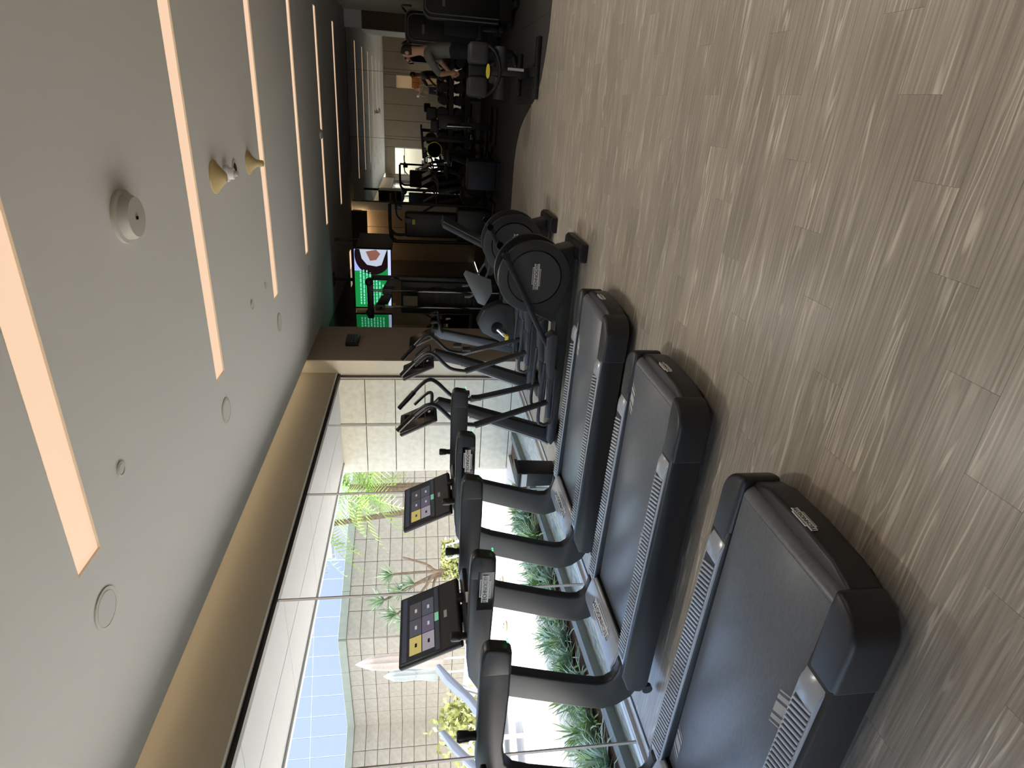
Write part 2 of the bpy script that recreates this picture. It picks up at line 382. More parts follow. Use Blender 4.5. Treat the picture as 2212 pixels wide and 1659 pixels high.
MB().box(-4.008, -3.988, YJ - .05, YJ - .02, 0, 2.74).build('side_channel', M_darkalu, w1)
ys = [YB] + MUL + [YJ - .05]
for a, b in zip(ys, ys[1:]): MB().box(XG - .005, XG + .005, a + .006, b - .006, .03, 2.73).build('pane', M_glass, w1)
for y in MUL: MB().box(XG - .012, XG + .012, y - .005, y + .005, .03, 2.73).build('mullion', mat('mullion_grey', (190, 182, 174), 0.5), w1)

# back wall (seen in the mirror): panels, window, doorway with a lit corridor
wb = struct(MB().box(-4.3, -3.80, YB - .2, YB - .035, 0, H).box(-2.45, .28, YB - .2, YB - .035, 0, H).box(.85, 4.2, YB - .2, YB - .035, 0, H).box(-3.8, -2.45, YB - .2, YB - .035, 2.7, H).box(-3.8, -2.45, YB - .2, YB - .035, 0, .35).box(.28, .85, YB - .2, YB - .035, 2.6, H).build('wall_back', M_dark))
for a, b, z0, z1 in [(-4.0, -3.8, 0, H), (-2.45, -1.94, 0, H), (-1.94, -1.2, 0, 1.0), (-1.94, -1.2, 1.0, H), (-1.2, -.46, 0, 1.0), (-1.2, -.46, 1.0, H), (-.46, .28, 0, 1.0), (-.46, .28, 1.0, H), (.28, .85, 2.6, H), (.85, 1.1, 0, H), (1.1, 1.84, 0, H), (1.84, 2.58, 0, H), (2.58, 3.3, 0, H), (3.3, 4.0, 0, H), (-3.8, -2.45, 2.7, H), (-3.8, -2.45, 0, .35)]:
    MB().box(a + .008, b - .008, YB - .04, YB, z0 + (.006 if z0 else 0), z1).build('panel', M_panel, wb, .003, 1)
w2 = thing('window_2', None, None, (-3.1, YB, 0)); struct(w2)
MB().box(-3.8, -2.45, YB - .1, YB - .09, .35, 2.7).build('pane', M_glass, w2)
MB().box(-3.8, -3.75, YB - .14, YB - .05, .35, 2.7).box(-2.5, -2.45, YB - .14, YB - .05, .35, 2.7).box(-3.75, -2.5, YB - .14, YB - .05, 2.2, 2.24).build('frame', M_alu, w2)
d1 = thing('door_1', None, None, (.56, YB, 0)); struct(d1)
MB().box(.28, .31, YB - .2, YB + .01, 0, 2.6).box(.82, .85, YB - .2, YB + .01, 0, 2.6).box(.28, .85, YB - .2, YB + .01, 2.57, 2.6).build('door_frame', M_cream, d1)
struct(MB().box(-.6, 2.0, -3.2, -3.1, 0, 2.9).box(-.7, -.6, -3.2, YB - .2, 0, 2.9).box(2.0, 2.1, -3.2, YB - .2, 0, 2.9).box(-.7, 2.1, -3.2, YB - .2, 2.8, 2.9).box(-.7, 2.1, -3.2, YB - .2, -.1, 0).build('wall_corridor', M_cream))
cl = thing('corridor_lamp', 'ceiling lamp of the bright corridor behind the doorway', 'ceiling light', (.6, -2.0, 2.8))
MB().lathe([(.01, 2.795), (.22, 2.79), (.22, 2.76), (.01, 2.755)], (.6, -2.0, 0)).build('diffuser', emis('corridor_lamp_glow', (255, 226, 196), 5), cl)
wc = thing('wall_cabinet', 'glossy brown wooden wall cabinet in the bright corridor', 'cabinet', (.62, -3.0, 1.5))
MB().box(.36, .86, -3.1, -2.9, 1.45, 1.86).build('body', mat('orange_wood', (150, 92, 46), .35, var=.2, scale=6, stretch=(1, 1, 8)), wc, .01)
MB().box(.60, .62, -2.9, -2.89, 1.47, 1.84).build('door_gap', M_dark, wc)

# right side: plain wall, then the fluted wall near the mirror
struct(MB().box(4.0, 4.2, YB, 9.8, 0, H).build('wall_right', M_panel))
wf = struct(MB().box(1.70, 4.2, 9.8, YM + .2, 0, H).build('wall_fluted', mat('fluted_grey', (92, 92, 86), 0.5)))
me_fl = MB().lathe([(.032, 0), (.032, H)], n=10).mesh('flute'); me_fl.materials.append(mat('fluted_light_grey', (176, 178, 168), 0.4))
for i in range(54): place(me_fl, 'flute', wf, (1.70, 9.86 + i * .12, 0))

# far wall: mirror, panels, column, lit recess
wfar = struct(MB().box(-4.3, 4.2, YM + .02, YM + .3, 0, 3.5).build('wall_far', M_dark))
mir = thing('wall_mirror', 'floor to ceiling wall mirror behind the dumbbell rack', 'mirror', (-.6, YM, 0))
for a, b in ((-2.54, -1.01), (-1.01, .46), (.46, 1.31)): MB().box(a + .003, b - .003, YM - .006, YM + .02, .085, H - .01).build('mirror_panel', M_mirror, mir)
struct(MB().box(-2.54, 1.31, YM - .03, YM + .02, 0, .085).build('baseboard_far', M_offwhite))
MB().box(1.31, 1.67, YM - .03, YM + .02, 0, 2.82).build('panel', mat('brown_panel', (96, 82, 62), .6), wfar, .003, 1)
MB().box(1.31, 1.70, YM - .05, YM + .02, 2.82, H).build('panel', M_ceil, wfar, .003, 1)
MB().box(-2.75, -2.54, YM - .12, YM + .02, 0, H).build('pilaster', M_ceil, wfar, .003, 1)
for a, b in ((-3.18, -2.75), (-3.62, -3.18), (-4.06, -3.62)): MB().box(a + .005, b - .005, YM - .03, YM + .02, 0, 2.98).build('panel', mat('warm_beige_panel', (176, 160, 138), .6, var=.05, scale=4), wfar, .003, 1)
struct(MB().box(-4.06, -2.75, YM - .32, YM - .22, 2.83, H).build('trim_2', mat('dark_beam', (70, 68, 62), .7)))
c2 = thing('cove_light', 'warm cove light above the beige panels at the far end', 'cove light', (-3.4, YM - .1, 3.0))
MB().box(-4.0, -2.8, YM - .21, YM - .19, 2.98, 3.0).build('led_strip', emis('far_led_strip', (255, 214, 160), 9.0), c2)
side = thing('wall_mirror', 'tall mirror on the recess wall beside the hanging television', 'mirror', (-4.04, 13, 0))
M_mirror2 = mat('tinted_mirror', (150, 150, 146), 0.0, 1.0)
MB().box(-4.06, -4.04, 10.16, 13.2, .1, H - .01).build('mirror_panel', M_mirror2, side)
MB().box(-4.06, -4.04, 13.206, YM - .05, .1, H - .01).build('mirror_panel', M_mirror2, side)
struct(MB().box(-4.3, -4.06, 10.15, YM + .3, 0, 3.5).build('wall_recess', M_panel))
c3 = thing('linear_ceiling_light', 'short warm light strip in the ceiling above the recess', 'ceiling light', (-3.8, 15.2, H))
MB().box(-4.03, -3.6, 15.1, 15.35, H - .012, H - .001).build('diffuser', M_slot, c3)

# ------------------------------------------------------------------ ceiling fittings
def ceiling_disc(name, label, cat, x, y, prof, m, inner=None, group=None):
    t = thing(name, label, cat, (x, y, H), group)
    MB().lathe([(r, H - h) for r, h in prof], (x, y, 0), n=28).build('housing', m, t)
    if inner: MB().lathe([(inner[0], H - inner[1]), (inner[0] * .97, H - inner[1] - .003)], (x, y, 0), n=24).build(inner[3], inner[2], t)
    return t
t = ceiling_disc('ceiling_sensor', 'large round stepped white dome on the ceiling between the first light slots', 'detector', -.736, 3.76, [(.150, .0), (.150, .02), (.128, .026), (.124, .05), (.11, .075), (.005, .082)], M_offwhite)
MB().box(-.745, -.727, 3.73, 3.75, H - .087, H - .08).build('lens', M_gloss, t)
ceiling_disc('ceiling_detector', 'beige dish shaped detector next to the white camera', 'detector', -.72, 5.485, [(.135, 0), (.132, .012), (.105, .03), (.06, .07), (.035, .095), (.004, .10)], M_beige, None, 'beige ceiling detectors')
ceiling_disc('ceiling_detector', 'beige cone shaped detector beside the third light slot', 'detector', -.715, 6.6, [(.115, 0), (.11, .012), (.07, .035), (.035, .08), (.03, .14), (.004, .15)], M_beige, None, 'beige ceiling detectors')
t = ceiling_disc('ceiling_camera', 'small white stepped ceiling camera between the beige detectors', 'camera', -.726, 5.79, [(.07, 0), (.07, .03), (.05, .035), (.048, .075), (.004, .08)], M_whitem)
MB().lathe([(.025, H - .08), (.024, H - .11), (.004, H - .112)], (-.726, 5.79, 0), n=16).build('lens', M_offwhite, t)
ceiling_disc('ceiling_speaker', 'thin flat ring in the ceiling between camera and cone detector', 'speaker', -.72, 6.1, [(.085, 0), (.085, .006), (.07, .008), (.066, .004), (.002, .004)], M_offwhite, (.05, .004, M_plastic, 'grille'))
for x, y, l in ((-2.61, 2.66, 'round grey ceiling speaker nearest the camera by the first slot end'), (-2.61, 4.93, 'round grey ceiling speaker near the second slot end'), (-2.6, 7.19, 'round grey ceiling speaker near the third slot end'), (-2.6, 9.46, 'round grey ceiling speaker near the taupe wall')):
    ceiling_disc('ceiling_speaker', l, 'speaker', x, y, [(.115, 0), (.115, .006), (.1, .008), (.098, .005), (.002, .005)], M_offwhite, (.097, .005, M_grille, 'grille'), 'round ceiling speakers')
def downlight(l, x, y, r, w=24):
    t = ceiling_disc('downlight', l, 'downlight', x, y, [(r, 0), (r, .006), (r * .8, .008), (r * .75, .004), (.002, .004)], M_offwhite, (r * .6, .004, M_grille, 'lens'), 'recessed downlights')
    ld = bpy.data.lights.new('downlight_fill_spot', 'SPOT'); ld.energy = w; ld.spot_size = math.radians(128); ld.spot_blend = 1.0; ld.color = (1, .93, .84); ld.shadow_soft_size = .12  # spot added as interior fill; the visible discs themselves look unlit
    lo = bpy.data.objects.new('lamp', ld); COL.objects.link(lo); lo.parent = t; lo.location = (0, 0, -.02)
for y in (.9, 3.3, 5.7, 8.1):  # assumed fixtures outside the view, added to brighten the floor
    downlight('added fill downlight, out of view, over the open wooden floor, row %s from the entrance' % ('first', 'second', 'third', 'fourth')[int(y / 2.3)], 1.7, y, .045, 42)
for x, y, r, l in ((-2.02, 3.12, .045, 'small flat white disc in the ceiling past the first slot'), (-2.03, 6.12, .05, 'small ring downlight between the second and third slots'), (-2.01, 6.73, .035, 'tiny ring downlight close to the third slot')):
    downlight(l, x, y, r)
ceiling_disc('ceiling_detector', 'small grey detector on the dim ceiling near the mirror', 'detector', -.71, 11.48, [(.08, 0), (.08, .02), (.05, .05), (.004, .055)], M_offwhite)
t = thing('wall_speaker', 'black slatted box high on the taupe wall', 'wall box', (XW, 9.45, 2.5))
MB().box(XW, XW + .05, 9.24, 9.66, 2.5, 2.7).build('housing', M_black, t, .006)
for k in range(3): MB().box(XW + .05, XW + .056, 9.27, 9.63, 2.53 + k * .055, 2.57 + k * .055).build('slat', M_plastic2, t)

# ------------------------------------------------------------------ treadmills
FRAME = [(-2.245, 1.225), (-2.262, 1.14), (-2.30, 1.118), (-2.56, 1.113), (-2.95, 1.12), (-3.08, 1.10), (-3.15, 1.05), (-3.194, .956), (-3.313, .559), (-3.352, .40), (-3.35, .345), (-3.32, .305), (-3.26, .28),
         (-3.18, .272), (-3.18, .10), (-3.40, .105), (-3.50, .15), (-3.572, .235), (-3.602, .33), (-3.585, .42), (-3.409, .967), (-3.375, 1.09), (-3.31, 1.185), (-3.20, 1.24), (-3.05, 1.258), (-2.40, 1.263), (-2.29, 1.255)]
def treadmill(Yc, label, marks):
    t = thing('treadmill', label, 'treadmill', (-2.4, Yc, 0), 'treadmills facing the window')
    # deck body, sides and rear bumper
    MB().prism([(-1.40, .07), (-1.40, .20), (-3.30, .20), (-3.42, .14), (-3.38, .07)], Yc - .40, Yc + .40).build('deck', M_black, t, .01)
    cen = [(-1.44, -.31), (-1.335, -.31), (-1.30, -.2), (-1.29, 0), (-1.30, .2), (-1.335, .31), (-1.44, .31)]
    MB().prism([(x, Yc + y) for x, y in cen], .06, .185, 'z').build('rear_bumper', M_plastic, t, .018, 3, 40)
    for s in (-1, 1):
        cor = [(-1.66, .44)] + [(-1.455 + .135 * math.sin(math.radians(a)), .30 + .14 * math.cos(math.radians(a))) for a in range(0, 91, 10)] + [(-1.40, .298), (-1.66, .304)]
        MB().prism([(x, Yc + s * y) for x, y in cor], .06, .238, 'z').build('corner_cap', M_plastic, t, .028, 4, 40)
    MB().lathe([(.004, Yc - .297), (.05, Yc - .297), (.05, Yc + .297), (.004, Yc + .297)], (-1.40, 0, .17), 'y', 24).build('rear_roller', M_belt, t)
    b = MB().box(-3.12, -1.40, Yc - .296, Yc + .296, .19, .2215).build('belt', M_belt, t, .003)
    for s in (-1, 1):
        y0, y1 = sorted((Yc + s * .30, Yc + s * .425))
        side = MB().prism([(-1.60, .07), (-1.60, .235), (-3.26, .262), (-3.40, .20), (-3.42, .11), (-3.36, .07)], y0 + (0 if s > 0 else -.012), y1 + (.012 if s > 0 else 0))
        sc_ = side.build('side_cover', M_plastic, t, .012)
        r = MB().prism([(-1.66, .234), (-1.72, .248), (-3.16, .264), (-3.20, .258), (-3.20, .24), (-1.66, .225)], Yc + s * .306, Yc + s * .415).build('foot_rail', M_rail, t, .004)
        MB().prism([(-1.78, .2492), (-1.78, .2502), (-3.14, .2662), (-3.14, .2652)], Yc + s * .316, Yc + s * .406).build('rail_insert', M_plastic, r)
        rb = MB(); n = 52
        for k in range(n):
            x = -1.80 - k * .0255; z = .2502 + .0158 * (k / n)
            a, c = (Yc + s * .314, Yc + s * .408)
            rb.add([(x, a, z), (x - .013, a, z), (x - .013 - s * .03, c, z), (x - s * .03, c, z), (x - .002, a, z + .005), (x - .011, a, z + .005), (x - .011 - s * .03, c, z + .005), (x - .002 - s * .03, c, z + .005)],
                   [(4, 5, 6, 7), (0, 1, 5, 4), (1, 2, 6, 5), (2, 3, 7, 6), (3, 0, 4, 7)])
        o = rb.build('rail_ribs', M_rail, r)
        MB().prism([(-1.66, .2345), (-1.78, .2375), (-1.78, .252), (-1.70, .249)], Yc + s * .309, Yc + s * .413).build('rail_end_cap', M_shroud, t, .003)
        # C-shaped upright and arm
        fr = MB().prism(FRAME, Yc + s * .335, Yc + s * .405).build('side_frame', M_plastic, t, .014, 3, 40)
        MB().prism([(-2.243, 1.222), (-2.258, 1.142), (-2.285, 1.1185), (-2.42, 1.1145), (-2.42, 1.2635), (-2.31, 1.259), (-2.26, 1.25)], Yc + s * .3335, Yc + s * .4065).build('arm_end', M_black, t, .016, 3, 40)
        for d in (0, .016): MB().lathe([(.0045, 0), (.0045, .002)], (-2.2395 - .0, Yc + s * .37 + d, 1.139), 'x', 8).build('indicator_led', emis('green_led', (60, 255, 120), .8), t)
        pl = MB().box(-2.64, -2.36, *sorted((Yc + s * .4052, Yc + s * .4075)), 1.125, 1.215).build('label_panel', M_gloss, t)
        u = (1, 0, 0) if s < 0 else (-1, 0, 0)
        logo(t, (-2.48, Yc + s * .409, 1.172), u, (0, 0, 1), .20)
        MB().lathe([(.024, 1.25), (.022, 1.29), (.028, 1.30), (.03, 1.345), (.024, 1.355), (.004, 1.356)], (-2.88, Yc + s * .37, 0), n=12).build('control_stick', M_black, t)
        MB().lathe([(.004, 0), (.035, 0), (.035, .03), (.004, .03)], (-3.43, Yc + s * .40 - .015, .052), 'y', 16).build('transport_wheel', M_gloss, t)
    MB().prism([(-3.10, .215), (-3.13, .262), (-3.30, .30), (-3.37, .29), (-3.42, .20), (-3.42, .1), (-3.10, .1)], Yc - .335, Yc + .335).build('motor_cover', M_shroud, t, .015, 3)
    MB().box(-3.13, -3.10, Yc - .30, Yc + .30, .222, .245).build('belt_slot', M_gloss, t)
    n = Vector((.21, 0, .98)).normalized()
    logo(t, (-3.215, Yc, .2835), (0, 1, 0), (-.97, 0, .22), .33)
    logo(t, (-1.2885, Yc, .165), (0, 1, 0), (0, 0, 1), .13)
    # cross bar, tray and console
    MB().tube([(-3.26, Yc - .36, 1.16), (-3.22, Yc - .15, 1.20), (-3.22, Yc + .15, 1.20), (-3.26, Yc + .36, 1.16)], .035, 10, 4).build('cross_bar', M_black, t)
    MB().prism([(-2.93, 1.215), (-3.22, 1.175), (-3.24, 1.215), (-3.0, 1.26), (-2.93, 1.245)], Yc - .26, Yc + .26).build('console_tray', M_black, t, .01)
    MB().box(-2.99, -2.95, Yc + .0, Yc + .05, 1.24, 1.30).build('safety_clip', M_black, t, .004)
    MB().box(-2.94, -2.932, Yc + .06, Yc + .12, 1.218, 1.24).build('red_key', M_red, t)
    MB().box(-2.935, -2.927, Yc - .06, Yc + .03, 1.216, 1.238).build('paper_tag', M_white, t)
    # tablet, tilted towards the runner
    ang = math.atan2(.19, .40); base = Vector((-3.035, Yc, 1.275)); up = Vector((-math.sin(ang), 0, math.cos(ang))); nn = Vector((math.cos(ang), 0, math.sin(ang)))
    def pt(a, h, d): return base + Vector((0, a, 0)) + up * h + nn * d
    def slab(a0, a1, h0, h1, d0, d1):
        m = MB(); v = [pt(a, h, d) for d in (d0, d1) for a, h in ((a0, h0), (a1, h0), (a1, h1), (a0, h1))]
        return m.add(v, [(3, 2, 1, 0), (4, 5, 6, 7), (0, 1, 5, 4), (1, 2, 6, 5), (2, 3, 7, 6), (3, 0, 4, 7)])
    con = slab(-.285, .285, 0, .435, -.04, 0).build('console', M_black, t, .014, 3)
    slab(-.265, .265, .145, .418, 0, .0015).build('screen', emis('screen_backing', (20, 22, 28), .25), con)
    slab(-.275, .275, .02, .135, 0, .001).build('keypad_panel', M_plastic, con)
    cols = [[(66, 64, 70), (70, 72, 82), (184, 168, 100)], [(72, 76, 88), (88, 84, 104), (146, 142, 152)]]
    for rr in range(2):
        for cc in range(3):
            a1 = .19 - cc * .142; h0 = .275 - rr * .09
            slab(a1 - .136, a1, h0, h0 + .083, .0015, .0024).build('screen_tile', emis('tile_%d_%d' % (rr, cc), cols[rr][cc], .18), con)
            slab(a1 - .085, a1 - .055, h0 + .03, h0 + .045, .0024, .0030).build('tile_icon', emis('tile_icon', (170, 170, 176), .2) if (rr, cc) not in ((0, 2), (1, 2)) else M_gloss, con)
    slab(-.26, .26, .378, .410, .0015, .002).build('status_bar', emis('status_bar', (48, 52, 66), .2), con)
    slab(-.26, .26, .150, .176, .0015, .002).build('menu_bar', emis('menu_bar', (44, 50, 56), .2), con)
    slab(-.03, .04, .150, .178, .002, .0026).build('start_button', emis('start_button', (110, 170, 140), .22), con)
    slab(-.03, .03, .09, .112, .001, .002).build('badge', M_mark, con)
    MB().bar(pt(0, .02, -.05), (-3.2, Yc, 1.2), .16, .05).build('console_neck', M_black, t, .008)
    for x, s, k in marks:
        m = MB()
        for i, (w) in enumerate((.010, .02, .045, .02, .010)):
            pass
        xx = x
        for w in (.008, .024, .052, .024, .008):
            y0 = Yc + s * .285; y1 = Yc + s * .225
            m.add([(xx, y0, .2228), (xx - w, y0, .2228), (xx - w - .03, y1, .2228), (xx - .03, y1, .2228)], [(0, 1, 2, 3)])
            xx -= w + .014
        m.build('belt_mark', M_mark, t)
    return t
treadmill(1.57, 'nearest treadmill, cut off by the picture edge, broad grey belt', [(-1.86, -1, 0), (-2.82, 1, 0)])
treadmill(2.93, 'middle treadmill of the three, its lit tablet screen fully in view', [(-2.22, -1, 0), (-1.52, 1, 0)])
treadmill(4.25, 'farthest treadmill of the three, next to the cross trainers', [(-1.70, 1, 0), (-2.5, -1, 0)])

t = thing('waste_bin', 'small black bin with pale label band on the floor by the window', 'bin', (-3.79, 5.6, 0))
MB().prism([(-3.875, 0), (-3.885, .42), (-3.70, .42), (-3.72, 0)], 5.46, 5.74).build('bin_body', M_black, t, .01)
MB().box(-3.89, -3.695, 5.452, 5.75, .42, .455).build('rim', M_black, t, .006)
MB().box(-3.875, -3.712, 5.452, 5.462, .345, .405).build('label_band', M_white, t)

# ------------------------------------------------------------------ cross trainers
def elliptical(Yc, label):
    t = thing('cross_trainer', label, 'cross trainer', (-2.3, Yc, 0), 'cross trainers beside the treadmills')
    MB().prism([(-1.13, .0), (-1.13, .06), (-1.16, .085), (-1.27, .085), (-1.30, .06), (-1.30, 0)], Yc - .30, Yc + .30).build('rear_foot', M_black, t, .012)
    MB().prism([(-1.20, .07), (-1.20, .16), (-1.6, .22), (-2.5, .16), (-3.3, .16), (-3.38, .10), (-3.30, .05), (-1.3, .05)], Yc - .11, Yc + .11).build('base_beam', M_plastic, t, .015)
    MB().box(-3.36, -3.20, Yc - .30, Yc + .30, 0, .06).build('front_foot', M_black, t, .012)
    MB().prism([(-1.17, .07), (-1.33, .60), (-1.42, .74), (-1.60, .74), (-1.80, .55), (-1.95, .22), (-1.7, .12)], Yc - .13, Yc + .13).build('wheel_housing', M_plastic, t, .02)
    for s in (-1, 1):
        y = Yc + s * .13
        d = MB().lathe([(.345, 0), (.352, s * .02), (.345, s * .04), (.315, s * .045), (.008, s * .045)], (-1.48, y, .455), 'y', 48).build('side_disc', M_plastic, t)
        MB().lathe([(.262, s * .0455), (.262, s * .0475), (.252, s * .0475), (.252, s * .0455)], (-1.48, y, .455), 'y', 48).build('disc_groove', M_gloss, d)
        MB().lathe([(.250, s * .046), (.250, s * .049), (.008, s * .049)], (-1.48, y, .455), 'y', 48).build('disc_cover', mat('disc_grey', (48, 48, 52), .5), d)
        if s < 0: logo(t, (-1.47, y - .0505, .44), (1, 0, 0), (0, 0, 1), .25, M_mark)
        ya = Yc + s * .22
        MB().bar((-1.25, ya, .77), (-2.22, ya, .24), .035, .05).build('crank_arm', M_black, t, .01)
        MB().lathe([(.004, -.03), (.035, -.03), (.035, .03), (.004, .03)], (-1.27, ya, .75), 'y', 16).build('crank_pin', M_gloss, t)
        MB().prism([(-2.0, .24), (-2.05, .30), (-2.45, .27), (-2.5, .21), (-2.45, .19), (-2.02, .2)], ya - .075, ya + .075).build('pedal', M_plastic2, t, .012)
        MB().bar((-2.2, ya, .235), (-2.96, ya, .20), .05, .05).build('pedal_rail', M_steel, t, .012)
        lp = [(-2.35, ya + .0, .28), (-2.95, ya, .30), (-3.04, ya, .26), (-3.04, ya, .20), (-2.95, ya, .16), (-2.4, ya, .17)]
        MB().tube(lp, .018, 8, 4).build('rail_loop', M_plastic2, t)
        yh = Yc + s * .29
        MB().tube([(-2.78, ya, .22), (-3.01, yh, .97)], [.03, .036], 10).build('swing_arm_lower', M_plastic, t)
        MB().tube([(-3.01, yh, .96), (-2.97, yh, 1.16), (-2.80, yh, 1.34), (-2.77, yh, 1.43), (-2.84, yh - s * .02, 1.53), (-3.08, yh - s * .05, 1.735)], .021, 10, 5).build('swing_arm_upper', M_black, t)
        MB().tube([(-2.90, yh - s * .03, 1.585), (-3.09, yh - s * .05, 1.745)], .027, 10).build('grip', M_gloss, t)
        MB().tube([(-2.93, Yc + s * .06, 1.40), (-2.86, Yc + s * .15, 1.40), (-2.88, Yc + s * .17, 1.46), (-3.0, Yc + s * .16, 1.58)], .018, 8, 4).build('fixed_handle', M_black, t)
    MB().prism([(-3.40, .10), (-3.36, .05), (-3.24, .05), (-3.19, .16), (-2.93, 1.0), (-2.84, 1.33), (-2.92, 1.40), (-2.99, 1.26), (-3.05, 1.0), (-3.34, .2)], Yc - .045, Yc + .045).build('mast', M_black, t, .016, 3)
    MB().prism([(-3.39, .12), (-3.41, .11), (-3.355, .21), (-3.065, 1.0), (-3.05, .99), (-3.335, .21)], Yc - .045, Yc + .045).build('mast_trim', M_shroud, t)
    for z, x in ((1.06, -2.88), (.94, -2.93)): MB().lathe([(.004, -.05), (.034, -.05), (.03, .05), (.004, .05)], (x + .09, Yc, z), 'z', 12).build('bottle_holder', M_black, t)
    ang = .46; base = Vector((-2.97, Yc, 1.36)); up = Vector((-math.sin(ang), 0, math.cos(ang))); nn = Vector((math.cos(ang), 0, math.sin(ang)))
    def slab(a0, a1, h0, h1, d0, d1):
        v = [base + Vector((0, a, 0)) + up * h + nn * d for d in (d0, d1) for a, h in ((a0, h0), (a1, h0), (a1, h1), (a0, h1))]
        return MB().add(v, [(3, 2, 1, 0), (4, 5, 6, 7), (0, 1, 5, 4), (1, 2, 6, 5), (2, 3, 7, 6), (3, 0, 4, 7)])
    c = slab(-.21, .21, 0, .42, -.045, 0).build('console', M_plastic, t, .02, 3)
    slab(-.19, .19, .13, .405, 0, .0015).build('screen', M_gloss, c)
    slab(-.19, .19, .02, .12, 0, .0015).build('keypad_panel', M_gloss, c)
    slab(-.02, .02, .06, .085, .0015, .0025).build('badge', M_mark, c)
    return t
elliptical(5.62, 'cross trainer next to the treadmills, lettered disc fully in view')
elliptical(6.97, 'farther cross trainer, its disc half hidden behind the nearer one')

# ------------------------------------------------------------------ recumbent bike
def slabf(base, up, nn, side):
    base = Vector(base); up = Vector(up).normalized(); nn = Vector(nn).normalized(); side = Vector(side).normalized()
    def slab(a0, a1, h0, h1, d0, d1):
        v = [base + side * a + up * h + nn * d for d in (d0, d1) for a, h in ((a0, h0), (a1, h0), (a1, h1), (a0, h1))]
        return MB().add(v, [(3, 2, 1, 0), (4, 5, 6, 7), (0, 1, 5, 4), (1, 2, 6, 5), (2, 3, 7, 6), (3, 0, 4, 7)])
    return slab
Y = 8.3
t = thing('recumbent_bike', 'recumbent exercise bike with silver crank behind the cross trainers', 'exercise bike', (-2.4, Y, 0))
MB().box(-1.62, -1.48, Y - .3, Y + .3, 0, .07).build('rear_foot', M_black, t, .012)
MB().box(-3.46, -3.32, Y - .28, Y + .28, 0, .07).build('front_foot', M_black, t, .012)
MB().prism([(-1.5, .06), (-1.5, .14), (-2.6, .34), (-3.3, .16), (-3.4, .06)], Y - .07, Y + .07).build('base_beam', M_plastic, t, .015)
MB().prism([(-2.65, .16), (-2.62, .40), (-2.72, .60), (-2.92, .70), (-3.08, .62), (-3.30, .18), (-3.2, .1)], Y - .10, Y + .10).build('flywheel_housing', M_plastic, t, .03, 3)
for s in (-1, 1):
    MB().lathe([(.085, 0), (.085, s * .02), (.01, s * .02)], (-3.0, Y + s * .10, .40), 'y', 20).build('crank_hub', M_gloss, t)
    MB().bar((-3.0, Y + s * .13, .40), (-3.0 - s * -.12, Y + s * .13, .40 - s * -.14), .03, .055).build('crank', M_chrome, t, .012)
    MB().box(-3.0 + s * .12 - .05, -3.0 + s * .12 + .05, *sorted((Y + s * .15, Y + s * .24)), .40 + s * .14 - .02, .40 + s * .14 + .02).build('pedal', M_yellow if s < 0 else M_black, t, .006)
    MB().tube([(-2.05, Y + s * .2, .55), (-2.2, Y + s * .27, .62), (-2.45, Y + s * .27, .78), (-2.48, Y + s * .27, .9)], .018, 8, 4).build('seat_handle', M_steel, t)
    MB().tube([(-3.12, Y, 1.18), (-3.0, Y + s * .22, 1.24), (-2.88, Y + s * .24, 1.26), (-2.9, Y + s * .2, 1.36)], .018, 8, 4).build('handlebar', M_black, t)
MB().prism([(-3.34, .12), (-3.42, .16), (-3.20, 1.22), (-3.10, 1.36), (-3.04, 1.34), (-3.08, 1.16), (-3.28, .14)], Y - .05, Y + .05).build('mast', M_steel, t, .012)
sl = slabf((-3.1, Y, 1.32), (-.45, 0, .9), (.9, 0, .45), (0, 1, 0))
c = sl(-.2, .2, 0, .4, -.04, 0).build('console', M_plastic, t, .018, 3); sl(-.18, .18, .1, .38, 0, .002).build('screen', M_gloss, c)
MB().prism([(-1.75, .48), (-1.78, .56), (-2.12, .60), (-2.2, .56), (-2.16, .50)], Y - .22, Y + .22).build('seat', M_pad, t, .02, 3)
sl = slabf((-1.80, Y, .58), (.42, 0, .9), (-.9, 0, .42), (0, 1, 0))
b = sl(-.21, .21, .02, .70, -.02, .06).build('backrest', M_pad, t, .03, 3); sl(-.22, .22, .0, .71, -.035, -.015).build('back_shell', M_steel, b, .01)
MB().prism([(-2.05, .20), (-1.65, .16), (-1.78, .50), (-2.1, .50)], Y - .06, Y + .06).build('seat_post', M_steel, t, .01)
MB().prism([(-2.22, .55), (-2.10, .90), (-2.16, .93), (-2.56, .72), (-2.60, .62), (-2.4, .52)], Y - .30, Y - .27).build('side_shield', mat('grey_shield', (96, 98, 100), .4, .3), t, .008)

